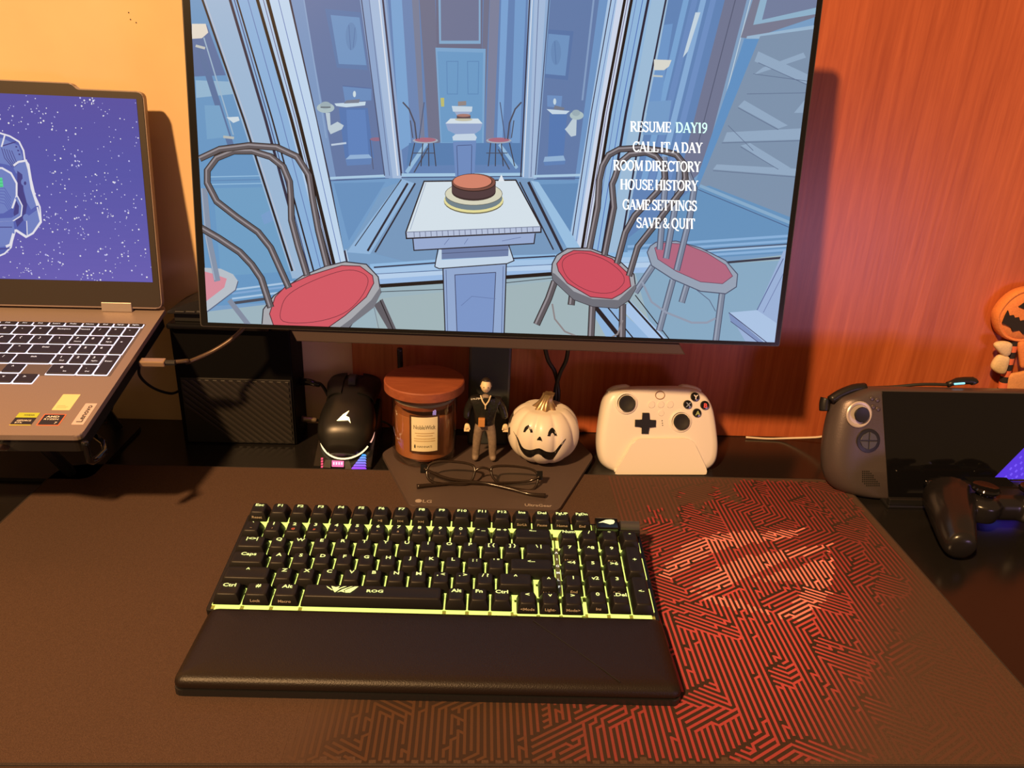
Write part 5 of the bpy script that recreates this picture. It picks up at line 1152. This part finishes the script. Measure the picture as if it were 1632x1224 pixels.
for px, py, s, c in ((1168, 328, 'Y', (.75, .72, .66)), (1095, 404, 'X', (.25, .30, .42)), (1265, 412, 'B', (.70, .10, .10)), (1188, 488, 'A', (.34, .42, .16))):
    btn = cdisk('button', px, py, .0050, .0030, M_gloss, [(.0052, 0), (.0052, .0022), (.0046, .0032), (.002, .0036)], .001)
    a, bb = CP.at(*c7(px, py)); b = NB(); text(b, s, .0052, T(a+.0004, bb, .0049), .05, xs=1.1); obj('lettering', b, mat('letter '+s, c, .5), btn)
a, bb = CP.at(*c7(820, 310)); b = NB(); tube(b, [(x, y, .0022) for x, y in ellipse(a, bb, .0055, .0048, 24)], .0004, 6, closed=True); obj('home_button_ring', b, mat('tan ring', (.30, .16, .07), .4), gp, CM, smooth=pi)
for px, py, r in ((737, 404, .0044), (830, 404, .0042), (921, 404, .0044), (833, 490, .0038)): cdisk('small_button', px, py, r, .0006, M_white, [(r, .0), (r, .0018), (r-.0005, .0026)], .0)
for px, py in ((842, 566), (845, 590), (847, 612)): cdisk('status_hole', px, py, .0006, .0006, M_black, [(.0006, .0010), (.0006, .0023)], .0)
for pts in ([(345, 268), (400, 232), (505, 218), (520, 240)], [(1245, 268), (1190, 236), (1085, 218), (1070, 238)]):
    q = [CP.at(*c7(*p)) for p in pts]; b = NB(); tube(b, [(x, y-.0052, -.014) for x, y in q], .0062, 10, 4); obj('shoulder_button', b, M_white, gp, CM, smooth=pi)
cd = thing('controller_dock', 'white trapezoid charging dock holding the white game controller', 'charging dock', (.2343, .0165, 0))
Ki = T(-.2343, -.0165, 0)
FP = Plane((.2343, .0095, 0), (1, .025, 0), (0, sin(TL), cos(TL)))
q = rpoly([FP.at(*c7(*p)) for p in [(372, 1112), (400, 1050), (560, 775), (620, 748), (1090, 748), (1160, 775), (1290, 1045), (1300, 1112)]][::-1], .004, 3)
q = [(x, max(y, .0)) for x, y in q]
obj('front_plate', prism(NB(), q[::-1] if False else q, -.003, .001, .0006, 2, Ki @ FP.M), M_white, cd)
obj('base', box(NB(), (.180, .0125, 0), (.289, .070, .0038), .001, M=Ki), M_white, cd)

# ------------------------------------------------------------------ handheld console on a small stand
hv = Vector((0, .036, .118)).normalized()
HP = Plane((.56, -.0395, .0095), Vector((1, .045, 0)), hv)
h8 = lambda x, y: (1280+x/4.636, 580+y/4.636)
hh = thing('handheld_console', 'dark handheld game console with purple sail shape on its screen', 'handheld console', HP.O)
Hi = T(*(-HP.O)); HM = Hi @ HP.M
lo_ = [HP.at(*h8(*p), -.013) for p in [(500, 163), (420, 172), (330, 208), (255, 245), (215, 320), (180, 460), (158, 620), (160, 760), (195, 865), (265, 935), (390, 978), (540, 995)]]
lo_ = [(x+.0015, y) for x, y in lo_]; aL = min(p[0] for p in lo_); AC = aL+.1485
top = max(p[1] for p in lo_); bot = min(p[1] for p in lo_)
hout = lo_ + [(2*AC-x, y) for x, y in lo_[::-1]]
half = smooth2(lo_, 4, False); hs = half + [(2*AC-x, y) for x, y in half[::-1]]
b = NB(); rings = []
mxy = (AC, (top+bot)/2)
for sx_, sy_, cc in ((.93, .86, -.036), (.97, .95, -.033), (.995, .99, -.026), (1, 1, -.018), (.982, .992, -.0120), (.956, .982, -.0072), (.920, .970, -.0034), (.870, .955, -.0010), (.80, .935, .0003)):
    rings.append([(mxy[0]+(x-mxy[0])*sx_, mxy[1]+(y-mxy[1])*sy_, cc) for x, y in hs])
loft(b, rings)
M_hg = mat('handheld dark grey', (.105, .085, .088), .36, .45, bump=.16, bscale=1000)
obj('body', b, M_hg, hh, HM, smooth=1.0)
g0 = HP.at(*h8(578, 184)); g1 = HP.at(*h8(630, 975)); gt = HP.at(*h8(640, 190))[1]
gl_ = [(g0[0], top-.0045), (g1[0], bot+.0052)]
glp = [(g0[0], top-.0040), (g1[0], bot+.0050), (2*AC-g1[0], bot+.0050), (2*AC-g0[0], top-.0040)]
glass = obj('screen_glass', prism(NB(), glp, .0002, .0013), mat('screen gloss black', (.005, .005, .006), .06), hh, HM)
hp_ = Picture(HP, clip_convex([(-1, -1), (1, -1), (1, 1), (-1, 1)], [(AC-.096, bot+.012), (AC+.096, bot+.012), (AC+.096, top-.012), (AC-.096, top-.012)]), c0=.0014)
hp_.poly([h8(1355, 890), h8(1632, 610), h8(1720, 540), h8(1690, 890)], (84, 50, 220))
for i in range(9):
    for j in range(8):
        x = 1400+i*40-j*4; y = 880-j*42-(i % 2)*18
        if x > 1365+(890-y)*1.02+14 and x < 1700: hp_.poly([h8(x, y), h8(x+15, y-16), h8(x+24, y-8), h8(x+10, y+9)], (116, 84, 252), up=(i == 0 and j == 0))
hp_.poly([h8(1430, 890), h8(1450, 850), h8(1470, 868), h8(1490, 846), h8(1515, 866), h8(1540, 848), h8(1562, 890)], (40, 190, 236))
hp_.build('picture', attr_mat('handheld screen glow', 1.0, .3, .3), glass, 'purple and cyan sail-shaped wallpaper')
def hdisk(name, px, py, prof, m, dx_=0., parent=None, mirror=False):
    a, bb = HP.at(*h8(px, py)); a = 2*AC-a if mirror else a; b = NB(); lathe(b, prof, 28, M=T(a+dx_, bb, .0004)); return obj(name, b, m, hh, HM, smooth=.7)
for mir, (sx_, sy_), (dx2, dy2) in ((False, (408, 368), (478, 562)), (True, (478, 562), (408, 368))):
    hdisk('stick_ring', sx_, sy_, [(.0150, 0), (.0150, .0012), (.0138, .0020), (.0116, .0014), (.0112, .0002)], mat('silver ring', (.62, .56, .52), .35, .3), mirror=mir)
    hdisk('thumbstick', sx_+6, sy_-2, [(.0065, 0), (.0060, .0035), (.0084, .0042), (.0088, .0054), (.0080, .0064), (.003, .0060)], M_black, mirror=mir)
hdisk('direction_disc', 478, 562, [(.0135, 0), (.0135, .0012), (.0122, .0014)], M_black)
a, bb = HP.at(*h8(478, 562)); b = NB(); w1, w2 = .0040, .0112
for k4 in range(4):
    b = NB(); prism(b, rpoly([(w1*.15, w1*.15), (w2*.92, w1*.15), (w2*.62, w2*.62), (w1*.15, w2*.92)], .0012, 3), .001, .0024, .0004, 1, T(a, bb, .0004) @ RZ(k4*pi/2)); obj('direction_key', b, mat('grey key', (.06, .062, .075), .3), hh, HM)
for i, (px, py) in enumerate(((505, 250), (545, 262), (515, 312), (550, 328))): hdisk('menu_button', px, py, [(.0026, 0), (.0026, .0008), (.0020, .0012)], M_hg)
b = NB()
for i in range(9):
    for j in range(8):
        px = 440+i*15; py = 790+j*15
        if not (-60 < (px-440)-(py-790)*.75 < 55): continue
        a, bb = HP.at(*h8(px, py)); lathe(b, [(.0009, 0), (.0009, .00035)], 6, M=T(a, bb, .0003))
obj('speaker_grille', b, mat('grille hole', (.004, .004, .004), .8), hh, HM)['kind'] = 'stuff'
for k4, (da_, db_) in enumerate(((0, .0085), (.0085, 0), (0, -.0085), (-.0085, 0))):
    a, bb = HP.at(*h8(408, 368)); b = NB(); lathe(b, [(.0042, 0), (.0042, .0022), (.0034, .0030)], 18, M=T(2*AC-a+da_, bb+db_, .0004)); obj('face_button', b, M_black, hh, HM, smooth=.7)
for mir in (False, True):
    q = [HP.at(*h8(*p)) for p in [(230, 250), (300, 205), (400, 165), (490, 156)]]; q = [(2*AC-x if mir else x, y) for x, y in q]
    b = NB(); tube(b, [(x+(.004 if not mir else -.004), y-.0035, -.016) for x, y in q], .0052, 8, 3); obj('bumper', b, M_black, hh, HM, smooth=pi)
    q = [HP.at(*h8(*p)) for p in [(215, 245), (205, 290), (205, 340)]]; q = [(2*AC-x if mir else x, y) for x, y in q]
    b = NB(); tube(b, [(x+(.006 if not mir else -.006), y-.003, -.026) for x, y in q], .0060, 8, 3); obj('trigger', b, M_black, hh, HM, smooth=pi)
hst = thing('handheld_stand', 'black stand with front lip carrying the handheld console', 'stand', (.56, -.01, 0))
Ti = T(-.56, .01, 0)
obj('base', box(NB(), (.478, -.058, 0), (.640, .060, .0045), .0015, M=Ti), M_black, hst)
obj('lip', box(NB(), (.478, -.058, .0045), (.640, -.052, .0125), .001, M=Ti), M_black, hst)
obj('support', box(NB(), (.505, .0240, .0045), (.615, .0300, .085), .0015, M=Ti), M_black, hst)

# plug and cable on top of the handheld
pq = HP.at(1524, 612)
uc = thing('charging_cable', 'black charging plug and cable on top of handheld console', 'cable', HP.w(pq[0], pq[1]+.002, -.015))
Ui = T(*(-HP.w(pq[0], pq[1]+.002, -.015)))
def HW(px, py, c): a, bb = HP.at(px, py, c); return Ui @ HP.w(a, bb, c)
b = NB(); tube(b, [HW(1508, 613, -.02), HW(1524, 608, -.02), HW(1546, 607, -.02), HW(1551, 611, -.02)], lambda t: (.0035, .0048)[t > .2], 8, 2); obj('plug', b, M_black, uc, smooth=pi)
b = NB(); tube(b, [HW(1519, 612, -.0145), HW(1535, 611, -.0145)], .0012, 6); obj('plug_light', b, mat('cyan lamp', (.1, .3, .4), .4, emit=(.25, .75, .95), es=1.2), uc)
b = NB(); tube(b, [HW(1508, 613, -.02), HW(1470, 612, -.025), HW(1430, 615, -.035), Ui @ Vector((.455, .06, .09)), Ui @ Vector((.47, .09, .03)), Ui @ Vector((.49, .095, .003))], .0019, 8, 6); obj('cord', b, M_rubber, uc, smooth=pi)

# ------------------------------------------------------------------ black gamepad lying on the desk
bg_ = thing('black_gamepad', 'glossy black game controller lying in front of handheld console', 'game controller', (.574, -.098, 0))
def remeshed(name, bm, m, parent, vox=.0016, it=8):
    o = obj(name, bm, m, parent, smooth=pi)
    r = o.modifiers.new('merge', 'REMESH'); r.mode = 'VOXEL'; r.voxel_size = vox; r.use_smooth_shade = True
    s_ = o.modifiers.new('soft', 'SMOOTH'); s_.factor = .5; s_.iterations = it
    return o
b = NB(); box(b, (-.062, -.016, .018), (.062, .036, .046), .011, 4)
for sx in (-1, 1):
    tube(b, [(sx*.048, .014, .030), (sx*.058, -.004, .031), (sx*.069, -.030, .028), (sx*.076, -.052, .0215), (sx*.079, -.066, .0195)], lambda t: (.0270-.0135*t)*(1 if t < .86 else max(.12, math.sqrt(max(0, 1-((t-.86)/.14)**2)))), 18, 6)
    lathe(b, [(.006, 0), (.016, .003), (.018, .012), (.018, .022), (.010, .0285)], 20, c=(sx*.026, -.006, .018))
M_gp = mat('gloss gamepad black', (.012, .011, .012), .24)
remeshed('body', b, M_gp, bg_)
for sx in (-1, 1):
    b = NB(); lathe(b, [(.007, .045), (.0065, .050), (.0128, .0515), (.0138, .054), (.0126, .0560), (.0100, .0550), (.003, .0544)], 28, c=(sx*.026, -.004, 0)); obj('thumbstick', b, M_gloss, bg_, smooth=.8)
for k4 in range(4):
    b = NB(); prism(b, [(.002, 0), (.006, -.0035), (.0125, -.0035), (.0125, .0035), (.006, .0035)], .0455, .0492, .0006, 1, T(-.053, .017, 0) @ RZ(k4*pi/2)); obj('direction_key', b, M_gloss, bg_)
    a = k4*pi/2; b = NB(); lathe(b, [(.0048, .0455), (.0048, .0482), (.004, .0492)], 18, c=(.053+.0115*cos(a), .017+.0115*sin(a), 0)); obj('face_button', b, M_gloss, bg_, smooth=.8)
obj('touchpad', box(NB(), (-.024, .012, .0455), (.024, .034, .0468), .0006), M_gloss, bg_)
for sx in (-1, 1):
    b = NB(); tube(b, [(sx*.034, .036, .036), (sx*.050, .038, .036), (sx*.062, .032, .035)], .0065, 8, 3); obj('shoulder_button', b, M_gloss, bg_, smooth=pi)

# ------------------------------------------------------------------ felt pumpkin decoration leaning on the wood panel
PD = Plane((0, .1060, 0), (1, 0, 0), (0, 0, 1))
dc = ony(1633, 501, .106); DR = .0385
fp = thing('pumpkin_decoration', 'orange felt pumpkin pick with jagged grin on a striped stick', 'decoration', (dc.x, .106, .0005))
Fi = T(-dc.x, -.106, -.0005)
M_or = mat('orange felt', (.80, .27, .08), .85, noise=.12, nscale=500, bump=.3, bscale=900); M_bf = mat('black felt', (.02, .014, .012), .85); M_cf = mat('cream felt', (.78, .60, .36), .85, noise=.1, nscale=500, bump=.3, bscale=900)
FM = lambda y: Fi @ Matrix(((1, 0, 0, dc.x), (0, 0, -1, y), (0, 1, 0, dc.z), (0, 0, 0, 1)))
face = [(DR*1.03*cos(t)*(1-.03*abs(sin(3*t))), DR*.92*sin(t)) for t in [2*pi*i/48 for i in range(48)]]
b = NB(); rings = [[(x*sc, y*sc, z) for x, y in face] for sc, z in ((.93, -.009), (.99, -.006), (1.0, 0), (.985, .004), (.94, .0066), (.90, .0066), (.87, .0054), (.84, .0064), (.6, .0082), (.2, .0088))]
loft(b, rings); obj('pumpkin_face', b, M_or, fp, FM(.106), smooth=.9)
def felt(name, pts, m, y=.0965, t=.0012):
    q = [PD.at(*p) for p in pts]; q = [(x-dc.x, z-dc.z) for x, z in q]
    return obj(name, prism(NB(), q, .0078, .0098), m, fp, FM(.106))
d7 = lambda x, y: (1480+x/5.566, 420+y/5.566)
ex = [(755, 365), (835, 308), (828, 396)]
felt('eye', [d7(*p) for p in ex], M_bf); felt('eye', [(2*1633-x+4, y+2) for x, y in [d7(*p) for p in ex]][::-1], M_bf)
mth = [d7(*p) for p in [(612, 510), (640, 440), (662, 398), (676, 445), (712, 438), (722, 462), (758, 456), (768, 490), (800, 482), (825, 502), (846, 495)]]
mt2 = [d7(*p) for p in [(846, 585), (795, 606), (760, 570), (700, 580), (688, 548), (640, 520)]]
mR = [(2*1633-x, y) for x, y in mth[::-1]]; mR2 = [(2*1633-x, y) for x, y in mt2[::-1]]
felt('mouth', mth+mR+mR2+mt2, M_bf)
s0 = ony(1617, 540, .107); s1 = ony(1598, 616, .107); dvv = (s1-s0); s2 = s0+dvv*((0.001-s0.z)/dvv.z)
n = 18
for i in range(n):
    A = Fi @ s0.lerp(s2, i/n); B = Fi @ s0.lerp(s2, (i+1)/n); b = NB(); tube(b, [A, B], .0055, 10); obj('stick_band', b, M_bf if i % 2 == 0 else mat('coral felt', (.72, .17, .07), .85), fp, smooth=1.0)
def puff(name, pts, y, th, m):
    q = [PD.at(*p) for p in pts]; q = smooth2([(x-dc.x, z-dc.z) for x, z in q], 4); cx_ = sum(p[0] for p in q)/len(q); cy_ = sum(p[1] for p in q)/len(q)
    b = NB(); loft(b, [[(cx_+(x-cx_)*sc, cy_+(yy-cy_)*sc, z*th) for x, yy in q] for sc, z in ((.8, -1), (.96, -.6), (1, 0), (.96, .6), (.8, 1), (.3, 1.15))]); return obj(name, b, m, fp, FM(y), smooth=pi)
puff('bow_loop', [d7(*p) for p in [(548, 715), (570, 682), (640, 672), (700, 690), (698, 740), (680, 790), (640, 806), (590, 770)]], .099, .004, M_cf)
puff('bow_loop', [d7(*p) for p in [(590, 795), (650, 800), (680, 820), (662, 900), (636, 955), (580, 955), (524, 910), (540, 850)]], .099, .004, M_cf)
puff('ribbon', [d7(*p) for p in [(770, 690), (846, 680), (900, 720), (880, 880), (800, 915), (780, 850)]], .101, .003, M_or)
puff('ribbon', [d7(*p) for p in [(700, 980), (780, 955), (880, 950), (900, 1080), (860, 1150), (690, 1150), (680, 1060)]], .103, .003, mat('tan felt', (.70, .33, .12), .85, noise=.1, nscale=500))

# ------------------------------------------------------------------ cables
def cable(name, label, pts, r, m, group=None, cat='cable', k=6):
    P = [Vector(p) for p in pts]; o = thing(name, label, cat, P[0]); I = T(*(-P[0]))
    b = NB(); tube(b, [I @ p for p in P], r, 8, k); obj('cord', b, m, o, smooth=pi); return o, I
M_cord = mat('black cord', (.012, .012, .012), .4); M_wcord = mat('white cord', (.72, .62, .5), .45); M_bcord = mat('braided bronze cord', (.10, .065, .040), .35, .3)
jb = -.088
pg = LPb.w(.002, jb, -.011); pe = pg+lr*.026
o, I = cable('display_cable', 'braided bronze display cable plugged into laptop side', [pe+lr*.004, pe+lr*.02+Vector((0, .006, 0)), ony(300, 577, .0), ony(335, 562, .012), ony(362, 546, .018), ony(378, 533, .022), ony(400, 512, .028)], .0024, M_bcord)
R3 = Matrix((( lr.x, lb.x, LPb.n.x, 0), (lr.y, lb.y, LPb.n.y, 0), (lr.z, lb.z, LPb.n.z, 0), (0, 0, 0, 1)))
obj('plug', box(NB(), (0, -.0045, -.0032), (.026, .0045, .0032), .0012, M=I @ T(*pg) @ R3), mat('tan plug', (.42, .30, .20), .35, .4), o)
b = NB(); tube(b, [I @ (pe), I @ (pe+lr*.010)], .0030, 8); obj('strain_relief', b, M_rubber, o)
cable('power_cord', 'thin black cord curving from laptop to ribbed box', [LPb.w(-.002, -.080, -.016), ony(222, 597, .01), ony(236, 613, .03), ony(255, 623, .05), ony(275, 627, .07), (-.345, .09, .06)], .0016, M_cord)
cable('hanging_cord', 'black cord dropping from laptop to the desk by the wall', [LPb.w(-.012, -.075, -.019), ony(190, 612, .05), ony(180, 640, .08), ony(172, 664, .11), (-.462, .100, .0024)], .0022, M_cord)
cable('stand_cord', 'bronze cord running out from under the laptop front', [onz(-90, 742, .03), ony(-20, 716, -.16), ony(10, 712, -.15), ony(28, 702, -.135), ony(50, 692, -.12), (-.44, -.08, .10)], .0030, M_bcord)
o, I = cable('box_cable', 'black plug and cable leaving ribbed box above the desk', [(-.202, .100, .0700), (-.190, .098, .0695), (-.178, .100, .066), (-.170, .108, .040), (-.168, .114, .010), (-.166, .115, .002)], .0020, M_cord)
b = NB(); tube(b, [I @ Vector((-.204, .100, .0702)), I @ Vector((-.192, .099, .0700)), I @ Vector((-.184, .098, .0680)), I @ Vector((-.180, .099, .0665))], lambda t: .0052-.0026*t, 8, 3); obj('plug', b, M_gloss, o, smooth=pi)
o, I = cable('low_box_cable', 'black plug low on the ribbed box beside the mouse', [(-.202, .094, .022), (-.192, .094, .021), (-.183, .098, .018), (-.180, .108, .008), (-.180, .116, .002)], .0018, M_cord)
b = NB(); tube(b, [I @ Vector((-.204, .094, .022)), I @ Vector((-.192, .094, .0212)), I @ Vector((-.186, .095, .0200))], lambda t: .0042-.0014*t, 8, 3); obj('plug', b, mat('warm metal plug', (.35, .27, .19), .3, .6), o, smooth=pi)
cable('mouse_dock_cable', 'thin black cable from mouse dock passing behind candle', [(-.107, .098, .020), (-.098, .099, .016), (-.088, .100, .008), (-.070, .104, .0025), (-.02, .108, .002)], .0014, M_cord)
cable('monitor_cable', 'straight black cable hanging behind candle from monitor', [ony(637, 556, .075), ony(638, 580, .08), ony(639, 605, .085), (-.078, .095, .03), (-.078, .100, .003)], .0034, M_cord)
cable('looped_cable', 'black cable hanging left in a V behind pumpkin', [ony(868, 552, .08), ony(874, 575, .085), ony(884, 592, .088), ony(889, 615, .09), ony(889, 640, .09), (.112, .100, .004)], .0026, M_cord)
cable('looped_power_cable', 'black cable hanging right in a V behind pumpkin', [ony(906, 554, .075), ony(902, 575, .080), ony(893, 594, .082), ony(886, 618, .084), ony(884, 642, .084), (.104, .092, .004)], .0026, M_cord)
cable('white_cable', 'thin white cable lying along the wood panel base', [(.372, .112, .0022), (.40, .110, .0018), (.425, .108, .004), ony(1300, 697, .09), ony(1325, 695, .08), (.50, .085, .006), (.54, .08, .002)], .0014, M_wcord)
